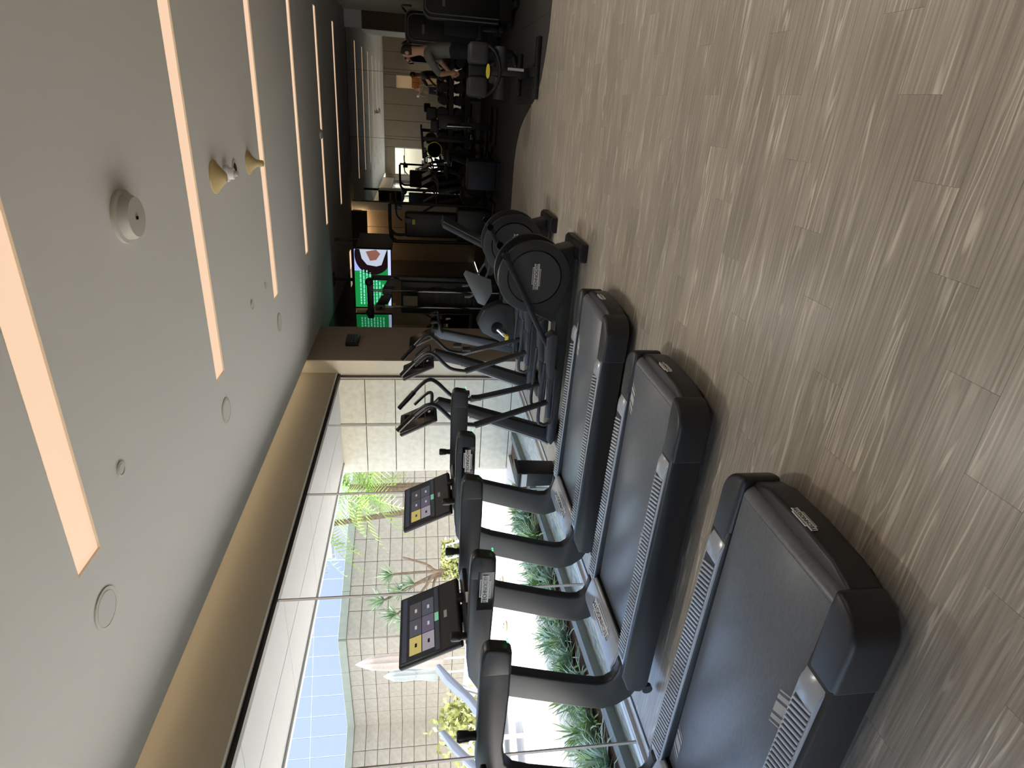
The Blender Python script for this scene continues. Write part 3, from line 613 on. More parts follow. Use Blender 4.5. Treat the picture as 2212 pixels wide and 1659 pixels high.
# ------------------------------------------------------------------ courtyard outside the window
def wall_run(parent, p0, p1, z0, z1, tw, th, m, thick=.04, gap=.018, out=1):
    """stone tiles on the face of a wall from p0 to p1 (tiles are shared meshes)"""
    p0 = Vector((p0[0], p0[1], 0)); p1 = Vector((p1[0], p1[1], 0)); L = (p1 - p0).length; u = (p1 - p0).normalized(); rz = math.atan2(u.y, u.x)
    n = max(1, round(L / tw)); tw = L / n; k = max(1, round((z1 - z0) / th)); th = (z1 - z0) / k
    me = MB().box(-tw / 2 + gap / 2, tw / 2 - gap / 2, -thick, thick, -th / 2 + gap / 2, th / 2 - gap / 2).mesh('tile', bevel=.004, seg=1); me.materials.append(m)
    for i in range(n):
        for j in range(k): place(me, 'tile', parent, p0 + u * (tw * (i + .5)) + Vector((0, 0, z0 + th * (j + .5))), rz)
def wall_back_box(name, p0, p1, z0, z1, m, thick=.5, side=1):
    p0 = Vector((*p0, 0)); p1 = Vector((*p1, 0)); u = (p1 - p0).normalized(); nrm = Vector((-u.y, u.x, 0)) * side
    q = [p0, p1, p1 + nrm * thick, p0 + nrm * thick]
    return MB().prism([(a.x, a.y) for a in q], z0, z1, 'z').build(name, m)
struct(MB().box(-90, 60, -60, 90, -.7, -.5).build('ground', mat('pale_ground', (190, 182, 168), .9)))
# stone pier closing the window bay
pier = struct(MB().box(-5.77, -4.06, 8.72, 9.2, -.5, 3.5).build('wall_pier', M_joint))
for j, (z0, z1) in enumerate([(-.45, .02), (.02, .49), (.49, .96), (.96, 1.43), (1.43, 1.90), (1.90, 2.37), (2.37, 2.84)]):
    for a, b in ((-4.85, -4.06), (-5.79, -4.85)):
        MB().box(a + .006, b - .006, 8.68, 8.73, z0 + .006, z1 - .006).build('tile', M_stone2, pier, .004, 1)
for z0, z1 in [(-.45, .02), (.02, .49), (.49, .96), (.96, 1.43), (1.43, 1.90), (1.90, 2.37), (2.37, 2.84)]:
    MB().box(-5.79, -5.75, 8.69, 9.2, z0 + .006, z1 - .006).build('tile', M_stone2, pier, .004, 1)
# canopy over the planter
sf = struct(MB().box(-5.66, -4.0, -3, 8.68, 2.80, 3.1).build('canopy', M_soffit))
for k in range(8):
    y0 = -2.9 + k * 1.45
    for a, b in ((-4.82, -4.06), (-5.60, -4.82)): MB().box(a + .004, b - .004, y0 + .004, min(y0 + 1.45 - .004, 8.67), 2.765, 2.80).build('panel', M_soffit, sf, .002, 1)
MB().box(-5.68, -5.60, -3, 8.68, 2.74, 3.1).build('edge_profile', M_alu, sf, .004, 1)
# water channel, kerbs, planter, paving
def kx(y): return -4.28 - .088 * y
wt = MB().prism([(-4.05, -2), (-4.05, 8.68), (kx(8.68), 8.68), (kx(-2), -2)], -.2, -.10, 'z').build('water_channel', mat('water_painted_reflections', (176, 192, 184), .06, spec=.8, bump=.3, bscale=7, var=.4, scale=16, c2=(232, 238, 232), stretch=(3, .6, 1)))  # pale mottling in the colour stands for reflections on the water
tag(wt, 'shallow grey green water channel along the foot of the window', 'water', None, 'stuff')
struct(MB().box(-4.06, -3.965, -2, 8.68, -.3, -.021).build('trim_3', M_kerb))
struct(MB().prism([(kx(-2), -2), (kx(8.68), 8.68), (kx(8.68) - .12, 8.68), (kx(-2) - .12, -2)], -.4, -.02, 'z').build('trim_4', M_kerb))
so = MB().prism([(kx(-2) - .12, -2), (kx(8.68) - .12, 8.68), (-5.9, 8.68), (-5.9, -2)], -.3, -.05, 'z').build('planter_soil', M_soil); tag(so, 'brown mulch of the planting strip beside the water', 'soil', None, 'stuff')
pv = struct(MB().box(-30, -5.9, -14, 30, -.3, -.045).build('paving', mat('paving_joint', (150, 140, 126), .9)))
me_sl = MB().box(-.596, .596, -.296, .296, -.045, .0).mesh('slab', bevel=.004, seg=1); me_sl.materials.append(M_pave)
sl_pos = []
for i in range(0, 18):
    for j in range(-12, 40):
        sl_pos.append((-6.1 - i * 1.2, j * .6 + (i % 2) * .3))
sl_pos.sort(key=lambda p: math.hypot(p[0], p[1])); far = MB()
for k, (x, y) in enumerate(sl_pos):
    if k < 220: place(me_sl, 'slab', pv, (x, y, 0))
    else: far.box(x - .596, x + .596, y - .296, y + .296, -.045, 0)
o = far.build('slab_field', M_pave, pv); o['kind'] = 'stuff'
# courtyard walls
A0, A1, A2, A3 = (-10.6, 26.6), (-15.34, 13.81), (-20.16, 14.36), (-22.6, 8.2)
for i, (p, q) in enumerate(((A0, A1), (A1, A2), (A2, A3))):
    w = struct(wall_back_box('wall_courtyard', p, q, -.4, 3.72, M_joint, .5, -1))
    wall_run(w, p, q, 0, 3.72, .86, .413, M_stone)
    pv0 = Vector((*p, 0)); qv = Vector((*q, 0)); L = (qv - pv0).length; u = (qv - pv0).normalized(); nrm = Vector((-u.y, u.x, 0)); nn_ = round(L / 1.5)
    for k in range(nn_):
        a = pv0 + u * (L * k / nn_ + .006); b = pv0 + u * (L * (k + 1) / nn_ - .006)
        pts = [a + nrm * .08, b + nrm * .08, b - nrm * .55, a - nrm * .55]
        MB().prism([(c.x, c.y) for c in pts], 3.72, 3.97, 'z').build('coping_stone', M_coping, w, .01, 1)
# pale block and pale-blue glazed building beyond the wall
bw = thing('building', 'pale panelled building block rising behind the courtyard wall', 'building', (-24, 36, 0))
MB().box(-30.1, -12, 33.6, 42, -.5, 7.4).build('wall', mat('pale_block', (150, 150, 154), .8), bw)
for k in range(9):
    for z0, z1 in ((4.0, 5.6), (5.6, 7.2)): MB().box(-30.1 + k * 2 + .03, -28.1 + k * 2 - .03, 33.5, 33.62, z0 + .03, z1 - .03).build('panel', mat('pale_block_panel', (166, 168, 176), .7), bw, .01, 1)
bb = thing('building', 'tall building with pale blue glazed panels behind the wall', 'building', (-34, 26, 0))
g0 = Vector((-26.6, 30.2, 0)); g1 = Vector((-45, 16.8, 0)); u = (g1 - g0).normalized(); L = (g1 - g0).length; nrm = Vector((-u.y, u.x, 0)); nrm = nrm if nrm.dot(Vector((1, -1, 0))) > 0 else -nrm
q = [g0, g1, g1 - nrm * 1.2, g0 - nrm * 1.2]
MB().prism([(a.x, a.y) for a in q], -.5, 12.6, 'z').build('core', mat('glazing_grey', (186, 190, 200), .6), bb)
me_p = MB().box(-.535, .535, -.02, .02, -1.165, 1.165).mesh('glazed_panel'); me_p.materials.append(M_bluepane)
for i in range(20):
    for j in range(4): place(me_p, 'glazed_panel', bb, g0 + u * (.6 + i * 1.12) + nrm * .012 + Vector((0, 0, 4.2 + j * 2.4)), math.atan2(u.y, u.x))

# planting
def blades(n, length, wid, rise, seed, droop=1.0):
    rnd = random.Random(seed); m = MB()
    for i in range(n):
        a = rnd.uniform(0, 2 * math.pi); ll = length * rnd.uniform(.6, 1.1); el = rnd.uniform(.35, 1.35); w = wid * rnd.uniform(.7, 1.2)
        d = Vector((math.cos(a), math.sin(a), 0)); s = Vector((-d.y, d.x, 0)); pts = []
        for k in range(5):
            tt = k / 4; rr = ll * tt
            pts.append(d * (rr * math.cos(el) * (1 + .15 * tt)) + Vector((0, 0, rr * math.sin(el) * rise - droop * ll * .55 * tt * tt * rnd.uniform(.6, 1.1))))
        ws = [w * .6, w, w * .9, w * .6, w * .08]; v = []
        for p, ww in zip(pts, ws): v += [p - s * ww / 2, p + s * ww / 2]
        m.add(v, [(2 * k, 2 * k + 1, 2 * k + 3, 2 * k + 2) for k in range(4)])
    return m
tuft = []
for k in range(5):
    me = blades(64, .46, .022, 1.05, 20 + k, .8).mesh('leaves'); me.materials.append(M_leaf if k % 2 else M_leaf2); tuft.append(me)
rnd = random.Random(3); k = 0
for y in [i * .27 + .1 for i in range(1, 30)]:
    for x in (kx(y) - .40, kx(y) - .62, kx(y) - .84):
        if y > 7.6: continue
        o = bpy.data.objects.new('spider_plant', tuft[k % 5]); COL.objects.link(o); k += 1
        o.location = (x + rnd.uniform(-.08, .08), y + rnd.uniform(-.1, .1), -.05); o.rotation_euler.z = rnd.uniform(0, 6.28); s = rnd.uniform(.75, 1.1); o.scale = (s, s, s * rnd.uniform(.8, 1.1))
        tag(o, 'arching green strap-leaved plant in the strip beside the water', 'plant', 'strap-leaved plants in the window planter')
def palm(x, y, h, seed, label, lean=0.0):
    rnd = random.Random(seed); t = thing('palm_tree', label, 'palm tree', (x, y, 0), 'palms behind the stone pier')
    MB().tube([(x, y, -.05), (x + lean * .4, y, h * .5), (x + lean, y, h)], [.10, .075], 8, 3).build('trunk', M_bark, t)
    m = MB()
    for i in range(15):
        a = i * 2.4 + rnd.uniform(-.3, .3); el = rnd.uniform(-.1, 1.0); ll = rnd.uniform(1.3, 1.9); d = Vector((math.cos(a), math.sin(a), 0)); s = Vector((-d.y, d.x, 0)); prev = None
        for k in range(15):
            tt = k / 14; p = Vector((x + lean, y, h)) + d * (ll * tt * math.cos(el * .6)) + Vector((0, 0, ll * (tt * math.sin(el) - .75 * tt * tt)))
            if prev is not None:
                f = (p - prev).normalized()
                for sg in (-1, 1):
                    le = .42 * math.sin(math.pi * min(.95, tt * .85 + .12)); e = p + s * (sg * le) + f * (le * .5) + Vector((0, 0, -le * .5))
                    m.add([p - f * .022, p + f * .022, e], [(0, 1, 2)])
                m.add([prev - s * .008, prev + s * .008, p + s * .008, p - s * .008], [(0, 1, 2, 3)])
            prev = p
    m.build('fronds', M_palm, t); return t
palm(-9.4, 13.3, 2.75, 1, 'leafy palm showing right beside the stone pier')
palm(-9.95, 14.2, 3.4, 2, 'taller palm standing behind the leafy one')
palm(-10.9, 14.5, 4.1, 5, 'leaning palm in front of the courtyard wall', -.55)
# hedge box with a branching dragon tree
hg = thing('hedge', 'clipped light green hedge at the foot of the dragon tree', 'hedge', (-11.9, 13.3, 0))
MB().box(-12.35, -11.35, 12.95, 13.55, 0, .38).build('planter_box', M_gardenwhite, hg, .02)
m = MB(); rnd = random.Random(9)
for i in range(900):
    p = Vector((rnd.uniform(-12.35, -11.35), rnd.uniform(12.95, 13.55), rnd.uniform(.36, .86))); a = Vector((rnd.uniform(-1, 1), rnd.uniform(-1, 1), rnd.uniform(-1, 1))).normalized() * .07; b = a.cross(Vector((rnd.uniform(-1, 1), 1, rnd.uniform(-1, 1)))).normalized() * .035
    m.add([p - a, p + b, p + a, p - b], [(0, 1, 2, 3)])
m.build('leaves', M_yleaf, hg)['kind'] = 'stuff'
dt = thing('dragon_tree', 'branching dragon tree with spiky silver green rosettes', 'tree', (-12.2, 13.1, .3))
tips = [(-12.2, 13.15, 2.2), (-12.75, 12.75, 2.45), (-12.55, 12.85, 1.95), (-13.05, 12.5, 2.1), (-12.45, 13.0, 1.6), (-13.2, 12.35, 1.75), (-11.75, 13.3, 1.95)]
tr = MB()
for k, (x, y, z) in enumerate(tips): tr.tube([(-12.05 - .08 * (k % 3), 13.1, .5), (-12.1 - .1 * (k % 3), 13.08, 1.0), ((x - 12.1) / 2, (y + 13.1) / 2, z * .68), (x, y, z)], [.05, .03], 6, 3)
tr.build('trunk', M_bark, dt)
for k, (x, y, z) in enumerate(tips[:6]):
    me = blades(70, .62, .035, 1.0, 40 + k, .25).mesh('rosette', Vector((-x, -y, -z)) + LOC[dt.name]); me.materials.append(M_leaf3)
    o = bpy.data.objects.new('rosette', me); COL.objects.link(o); o.parent = dt
sh = thing('shrub', 'round yellow green shrub by the pale blue sun bed', 'shrub', (-14.2, 9.9, 0))
m = MB()
for i in range(420):
    p = Vector((rnd.gauss(-14.2, .34), rnd.gauss(9.9, .34), abs(rnd.gauss(.5, .26)))); a = Vector((rnd.uniform(-1, 1), rnd.uniform(-1, 1), rnd.uniform(-1, 1))).normalized() * .11; b = a.cross(Vector((rnd.uniform(-1, 1), 1, .3))).normalized() * .06
    m.add([p - a, p + b, p + a, p - b], [(0, 1, 2, 3)])
m.build('leaves', M_yleaf, sh)['kind'] = 'stuff'
MB().tube([(-14.2, 9.9, -.02), (-14.2, 9.92, .4)], .03, 6).build('stem', M_bark, sh)
# closed parasols
def parasol(x, y, z0, z1, r, m, label):
    t = thing('parasol', label, 'parasol', (x, y, 0), 'closed parasols')
    MB().tube([(x, y, 0), (x, y, z1 - .05)], .025, 8).build('pole', M_gardenwhite, t)
    MB().box(x - .25, x + .25, y - .25, y + .25, 0, .08).build('base', M_kerb, t, .02)
    v = []; n = 24; rows = [(.02, 1.0), (.30, .93), (.62, .80), (.60, .78), (.75, .60), (.62, .42), (.80, .2), (.95, .06), (.85, .0)]
    for k, (rr, h) in enumerate(rows):
        for j in range(n):
            a = 2 * math.pi * j / n; q = rr * r * (1 + (.22 if j % 3 == 0 else -.1) * min(1, k / 2)); v.append((x + q * math.cos(a), y + q * math.sin(a), z0 + (z1 - z0) * h))
    f = [(i * n + j, i * n + (j + 1) % n, (i + 1) * n + (j + 1) % n, (i + 1) * n + j) for i in range(len(rows) - 1) for j in range(n)]
    c = MB().add(v, f + [tuple(range(n))]).build('folded_canopy', m, t)
    MB().lathe([(.6 * r, -.03), (.64 * r, 0), (.6 * r, .03)], (x, y, z0 + (z1 - z0) * .42), n=20).build('tie', m, c)
parasol(-12.0, 10.05, .95, 2.97, .21, M_cream2, 'tall closed cream parasol against the courtyard wall')
parasol(-13.15, 10.6, 1.05, 2.39, .17, M_greyfab, 'smaller closed grey white parasol left of the cream one')
# sun beds and chair
def sunbed(x, y, rz, label, s=1.0):
    t = thing('sun_bed', label, 'sun bed', (0, 0, 0), 'white sun beds in the courtyard')
    fr = MB()
    for a in (-.34, .34): fr.bar((-.95, a, .34), (.95, a, .34), .05, .06)
    for b in (-.95, -.1, .93): fr.bar((b, -.34, .34), (b, .34, .34), .05, .05)
    fr.build('frame', M_gardenwhite, t, .008)
    for a in (-.34, .34):
        for b in (-.85, .85): MB().box(b - .03, b + .03, a - .03, a + .03, 0, .34).build('leg', M_gardenwhite, t, .006)
    MB().box(-.95, .25, -.33, .33, .37, .44).build('seat_cushion', M_bluewhite, t, .02)
    pts = [(.20, .42), (.45, .62), (.75, .95), (.98, 1.12), (1.0, 1.05), (.80, .86), (.5, .54), (.28, .38)]
    MB().prism(pts, -.36, .36).build('raised_back', M_bluewhite, t, .02)
    MB().bar((.55, -.3, .36), (.72, -.3, .86), .03, .03).bar((.55, .3, .36), (.72, .3, .86), .03, .03).build('back_strut', M_gardenwhite, t)
    t.location = (x, y, 0); t.rotation_euler.z = rz; t.scale = (s, s, s)
sunbed(-9.95, 6.75, .99, 'white sun bed with curved pale back beside the cream parasol', 1.1)
sunbed(-9.2, 5.0, .99, 'pale blue sun bed with raised back near the shrub', 1.1)
sunbed(-10.9, 4.3, .99, 'pale blue sun bed cut off by the picture edge', 1.15)
t = thing('garden_chair', 'white tubular garden chair between the treadmill arms', 'chair', (-9.6, 11.4, 0))
cx, cy = -9.6, 11.4
for s in (-1, 1):
    MB().tube([(cx - .28, cy + s * .26, 0), (cx - .26, cy + s * .27, .62), (cx + .2, cy + s * .27, .64), (cx + .26, cy + s * .26, 0)], .022, 8, 0).build('side_frame', M_gardenwhite, t)
    MB().tube([(cx - .22, cy + s * .25, .4), (cx - .36, cy + s * .25, .86)], .02, 8).build('back_post', M_gardenwhite, t)
MB().box(cx - .24, cx + .22, cy - .25, cy + .25, .38, .43).build('seat', M_bluewhite, t, .015)
MB().bar((cx - .37, cy - .25, .85), (cx - .37, cy + .25, .85), .03, .04).bar((cx - .32, cy - .25, .68), (cx - .32, cy + .25, .68), .03, .04).build('back_rail', M_gardenwhite, t)
t = thing('stone_seat', 'peach coloured stone block seat on the white paving', 'stone block', (-8.6, 9.9, 0))
MB().box(-8.95, -8.3, 9.65, 10.2, 0, .42).build('block', M_peach, t, .02)
MB().box(-8.97, -8.28, 9.63, 10.22, .42, .46).build('top_slab', M_peach, t, .008)
for x, y, l in ((-8.24, 11.27, 'round garden light cap farthest along the paving'), (-7.9, 9.0, 'round garden light cap next to the stone block'), (-7.89, 8.2, 'round garden light cap between treadmill uprights'), (-8.25, 7.5, 'round garden light cap above the near treadmill arm'), (-8.43, 6.7, 'round white garden light cap nearest the camera')):
    t = thing('garden_light', l, 'garden light', (x, y, 0), 'round garden lights set in the paving')
    MB().lathe([(.085, 0), (.09, .03), (.06, .055), (.004, .06)], (x, y, 0), n=20).build('cap', M_lamp, t)
    MB().box(x - .06, x + .06, y - .006, y + .006, .055, .064).build('slot', M_darkalu, t)

# ------------------------------------------------------------------ hanging televisions
t = thing('television', 'hanging television showing a green slide with a round picture', 'television', (-3.4, 12.0, 2.4))
sl = slabf((-3.40, 12.0, 2.06), (0, -.02, 1), (0.06, -1, 0), (1, .06, 0))
b = sl(-.575, .62, 0, .74, -.05, 0).build('housing', M_gloss, t, .008)
sc = sl(-.56, .605, .018, .725, 0, .002).build('screen', emis('screen_green', (24, 150, 72), .24), t)
def flat(a0, a1, h0, h1, m, name, d=.003): return sl(a0, a1, h0, h1, .002, d).build(name, m, sc)
flat(.18, .605, .46, .725, emis('screen_lavender', (160, 175, 235), .30), 'sky_block')
flat(-.56, .605, .018, .075, emis('screen_white', (190, 200, 245), .32), 'ticker_band')
cc = MB(); ring = []
for k in range(25):
    a = math.radians(62 + k * (220 / 24)); ring.append((.50 + .40 * math.cos(a), .36 + .36 * math.sin(a)))
ring = [(min(.605, max(-.6, a)), min(.724, max(.078, h))) for a, h in ring]
B0 = Vector((-3.40, 12.0, 2.06)); UPV = Vector((0, -.02, 1)).normalized(); NV = Vector((.06, -1, 0)).normalized(); SV = Vector((1, .06, 0)).normalized()
def tvp(a, h, d): return B0 + SV * a + UPV * h + NV * d
MB().add([tvp(a, h, .0035) for a, h in ring], [tuple(range(len(ring)))]).build('picture_disc', emis('screen_dark', (30, 14, 22), .2), sc)
pic = [(.605, .62), (.42, .58), (.30, .48), (.27, .30), (.30, .20), (.605, .09)]
MB().add([tvp(a, h, .0042) for a, h in pic], [tuple(range(len(pic)))]).build('picture_photo', emis('screen_photo', (186, 196, 214), .28), sc)
pic = [(.56, .50), (.38, .42), (.40, .30), (.52, .22), (.60, .30)]
MB().add([tvp(a, h, .0048) for a, h in pic], [tuple(range(len(pic)))]).build('picture_detail', emis('screen_brownish', (150, 100, 86), .22), sc)
rr = random.Random(4); lm = MB()
for k in range(8):
    h = .60 - k * .062; a = -.50; end = .20 - max(0, (k - 2)) * .055
    while a < end:
        w = rr.uniform(.03, .09)
        lm.add([tvp(x, hh, .0036) for x, hh in ((a, h), (min(a + w, end), h), (min(a + w, end), h + .026), (a, h + .026))], [(0, 1, 2, 3)]); a += w + .014
lm.build('text_lines', emis('screen_text', (130, 220, 200), .30), sc)
MB().box(-3.45, -3.39, 12.02, 12.06, 2.8, H).build('ceiling_pole', M_black, t)
MB().box(-3.55, -3.29, 11.96, 12.12, H - .02, H).build('ceiling_plate', M_black, t)
t = thing('television', 'dark hanging television turned edge-on right of the green one', 'television', (-2.6, 12.2, 2.4))
sl = slabf((-2.73, 12.6, 2.05), (0, 0, 1), (1, -.06, 0), (.06, 1, 0))
sl(-.55, .5, 0, .70, -.05, 0).build('housing', M_black, t, .008); sl(-.54, .49, .01, .69, 0, .002).build('screen', mat('brown_dark_screen', (44, 36, 30), .4), t)
MB().box(-2.78, -2.72, 12.55, 12.61, 2.75, H).build('ceiling_pole', M_black, t)

# ------------------------------------------------------------------ strength machines
t = thing('cable_station', 'black cable station with two chrome guide poles in front of the television', 'cable machine', (-3.3, 10.7, 0))
for x in (-3.20, -3.50):
    MB().tube([(x, 10.6, .06), (x, 10.6, 2.35)], .022, 12).build('guide_pole', M_chrome, t)
    cg = MB().box(x - .055, x + .055, 10.53, 10.66, (2.0 if x > -3.3 else 2.13), (2.17 if x > -3.3 else 2.30)).build('carriage', M_steel, t, .012)
    z = 2.08 if x > -3.3 else 2.2
    MB().lathe([(.004, -.015), (.022, -.015), (.022, .0), (.004, .0)], (x, 10.53, z), 'y', 12).build('adjust_pin', M_gloss, cg)
    MB().prism([(x + .05, z - .12), (x + .22, z - .2), (x + .26, z - .12), (x + .2, z + .0), (x + .05, z + .08)], 10.56, 10.62).build('pulley_arm', M_black, t, .01)
    MB().lathe([(.004, -.02), (.055, -.02), (.055, .02), (.004, .02)], (x + .2, 10.59, z - .1), 'y', 18).build('pulley', M_gloss, t)
MB().box(-3.72, -2.98, 10.56, 10.66, 2.33, 2.44).build('top_beam', M_black, t, .015)
for x in (-3.05, -3.62): MB().ball((x, 10.6, 2.40), .075, 14).build('end_cap', M_black, t)
MB().box(-3.66, -3.04, 10.72, 11.0, .05, 1.85).build('weight_shroud', M_black, t, .03, 3)
for k in range(9): MB().box(-3.56, -3.14, 10.705, 10.72, .35 + k * .1, .43 + k * .1).build('weight_plate', M_plastic, t)
MB().box(-3.75, -2.95, 10.5, 11.1, 0, .07).build('base', M_black, t, .015)
MB().box(-3.02, -2.94, 10.62, 10.70, .07, 2.36).build('side_post', M_black, t, .01)
MB().box(-3.44, -3.26, 10.5, 10.52, 1.55, 1.80).build('instruction_card', mat('khaki_card', (120, 112, 90), .6), t)
MB().box(-3.50, -3.46, 10.70, 10.705, 1.95, 2.0).build('yellow_tag', M_yellow, t)
for k, (a, z) in enumerate(((-3.2, 1.2), (-3.5, 1.1))): MB().tube([(a, 10.55, 2.0), (a + .04, 10.5, 1.5), (a + .12, 10.5, z), (a + .05, 10.52, .9), (a, 10.56, .6)], .012, 6, 4).build('cable', M_gloss, t)

t = thing('cable_station', 'black cable tower with curved top bar in front of the warm panels', 'cable machine', (-2.3, 12.6, 0))
MB().tube([(-1.98, 12.5, 2.1), (-2.3, 12.5, 2.1), (-2.6, 12.5, 2.08), (-2.7, 12.5, 2.0), (-2.72, 12.5, 1.85), (-2.70, 12.5, .1)], .035, 10, 4).build('curved_frame', M_black, t)
MB().tube([(-2.5, 12.5, 2.08), (-2.58, 12.5, 1.98), (-2.58, 12.5, 1.8)], .03, 10, 3).build('inner_frame', M_black, t)
MB().box(-2.62, -2.12, 12.45, 12.7, .75, 1.80).build('upper_shroud', M_black, t, .04, 3)
MB().box(-2.66, -2.02, 12.42, 12.75, .06, .76).build('weight_shroud', M_plastic, t, .04, 3)
MB().box(-2.75, -1.85, 12.3, 13.0, 0, .07).build('base', M_black, t, .015)
for x in (-2.02, -2.28): MB().box(x - .05, x + .05, 12.38, 12.45, 1.86 - (.2 if x < -2.1 else 0), 2.0 - (.2 if x < -2.1 else 0)).build('pulley_block', M_steel, t, .01)
MB().tube([(-1.96, 12.5, .1), (-1.96, 12.5, 2.1)], .03, 10).build('side_post', M_black, t)
MB().box(-2.36, -2.26, 12.444, 12.45, 1.60, 1.66).build('yellow_label', M_yellow, t)
for k in range(2): MB().tube([(-2.02 - k * .26, 12.4, 1.86), (-1.9 - k * .26, 12.35, 1.96), (-1.72 - k * .2, 12.3, 1.97)], .016, 8, 3).build('handle', M_black, t)

def tower(name, label, x0, x1, y, z1, cat='strength machine', seat=True):
    t = thing(name, label, cat, ((x0 + x1) / 2, y, 0), 'strength machines along the fluted wall')
    xm = (x0 + x1) / 2; w = x1 - x0; out = []
    for a in range(0, 91, 15): out.append((x0 + .12 - .12 * math.sin(math.radians(a)), z1 - .14 + .14 * math.cos(math.radians(a))))
    L = list(reversed(out)); Rr = [(x0 + x1 - a, b) for a, b in out]
    poly = [(x0, .28)] + L + Rr + [(x1, .28)]
    MB().prism(poly, y, y + .34).build('shroud', mat('machine_black', (16, 16, 18), .55), t, .012)
    tr = MB(); P = [(a, y - .008, b) for a, b in poly]
    tr.tube(P, .011, 6); tr.build('edge_trim', mat('trim_grey', (104, 108, 104), .4), t)
    tr = MB(); q = [(xm + (a - xm) * .78, y - .012, .28 + (b - .28) * .97) for a, b in poly]; tr.tube(q, .010, 6); tr.build('inner_trim', mat('trim_grey', (104, 108, 104), .4), t)
    MB().box(xm - w * .18, xm + w * .10, y - .012, y - .004, z1 - .34, z1 - .30).build('name_strip', mat('trim_grey', (104, 108, 104), .4), t)
    MB().box(xm - .05, xm + .05, y - .3, y + .4, .0, .08).box(x0, x1, y + .28, y + .36, 0, .08).build('base', M_black, t, .012)
    MB().box(x0 + .05, x1 - .05, y + .02, y + .3, .08, .3).build('stack_guard', M_black, t)
    if seat:
        MB().box(xm - .18, xm + .18, y - .85, y - .45, .44, .52).build('seat', M_pad, t, .03, 3)
        MB().prism([(y - .86, .54), (y - .78, .54), (y - .90, 1.1), (y - .98, 1.1)], xm - .16, xm + .16, 'x').build('backrest', M_pad, t, .02, 3)
        MB().box(xm - .04, xm + .04, y - .9, y, .08, .16).box(xm - .035, xm + .035, y - .70, y - .60, .1, .46).build('seat_post', M_steel, t, .01)
        for s in (-1, 1): MB().tube([(xm + s * .2, y + .1, z1 - .05), (xm + s * .3, y - .1, z1 + .06), (xm + s * .28, y - .4, z1 - .1)], .018, 8, 4).build('handle', M_black, t)
    return t
tower('weight_machine', 'black weight stack tower with grey edge trim, second from the picture edge', .86, 1.40, 12.8, 1.77)
tower('weight_machine', 'black weight stack tower cut off by the picture edge', 1.12, 1.64, 11.0, 1.47, 'strength machine', False)

# leg bench in front, on the rubber floor
t = thing('leg_bench', 'dark two-pad leg bench with yellow label on the rubber floor', 'gym bench', (.38, 8.9, 0))
for a, b in ((.03, .28), (.42, .68)): MB().box(a, b, 8.75, 9.05, .64, .90).build('pad', M_pad, t, .05, 3)
for a, b in ((.02, .30), (.38, .66)): MB().lathe([(.01, a), (.08, a + .01), (.085, (a + b) / 2), (.08, b - .01), (.01, b)], (0, 8.88, .47), 'x', 18).build('roller', M_pad, t)
MB().box(.28, .42, 8.86, 8.98, .60, .88).build('pad_bracket', M_black, t, .01)
MB().lathe([(.004, 8.735), (.026, 8.738), (.026, 8.746), (.004, 8.747)], (.35, 0, .645), 'y', 16, 3.4, 1).build('yellow_label', M_yellow, t)
arc = [(.36 + .31 * math.cos(math.radians(a)), 8.80, .74 + .26 * math.sin(math.radians(a))) for a in range(200, 341, 14)]
MB().tube(arc, .022, 8).build('yoke', M_black, t)
MB().box(.31, .42, 8.82, 8.96, .05, .60).build('column', M_black, t, .012)
MB().tube([(.40, 8.79, .17), (.40, 8.79, .385)], .024, 12).build('chrome_sleeve', M_chrome, t)
MB().box(.06, .78, 8.48, 8.60, 0.006, .07).build('front_foot', M_black, t, .015)
MB().box(.32, .44, 8.5, 10.0, .02, .09).build('beam', M_black, t, .012)
MB().box(.10, .66, 9.92, 10.05, 0.006, .07).build('rear_foot', M_black, t, .015)
MB().box(.24, .50, 9.2, 10.0, .42, .50).build('seat', M_pad, t, .03, 3)
MB().box(.34, .42, 9.55, 9.65, .08, .43).build('seat_post', M_black, t)

t = thing('curl_bench', 'black upright bench with chrome post in front of the mirror', 'gym bench', (-.44, 13.0, 0))
MB().box(-.42, -.18, 12.95, 13.1, 1.18, 1.37).build('pad', M_pad, t, .04, 3)
MB().box(-.64, -.40, 12.88, 13.0, 1.14, 1.30).build('pad', M_pad, t, .04, 3)
MB().box(-.56, -.30, 12.98, 13.12, .62, 1.16).build('back_plate', M_black, t, .02)
MB().tube([(-.50, 12.92, .50), (-.50, 12.92, .98)], .026, 12).build('chrome_post', M_chrome, t)
MB().box(-.54, -.42, 12.95, 13.08, .03, .7).build('column', M_black, t, .01)
MB().box(-.80, -.10, 12.70, 12.80, .006, .06).box(-.80, -.10, 13.6, 13.7, .006, .06).box(-.53, -.43, 12.75, 13.65, .02, .08).build('base', M_black, t, .012)
MB().box(-.62, -.34, 13.25, 13.6, .44, .52).build('seat', M_pad, t, .03, 3); MB().box(-.52, -.44, 13.4, 13.5, .05, .45).build('seat_post', M_black, t)

t = thing('plyo_box', 'dark blue padded block on the rubber floor', 'plyo box', (-1.3, 12.0, 0))
MB().box(-1.56, -1.02, 11.85, 12.35, .07, .62).build('block', mat('navy_vinyl', (26, 28, 40), .55), t, .03, 3); MB().box(-1.54, -1.04, 11.87, 12.33, .006, .07).build('base', M_black, t)

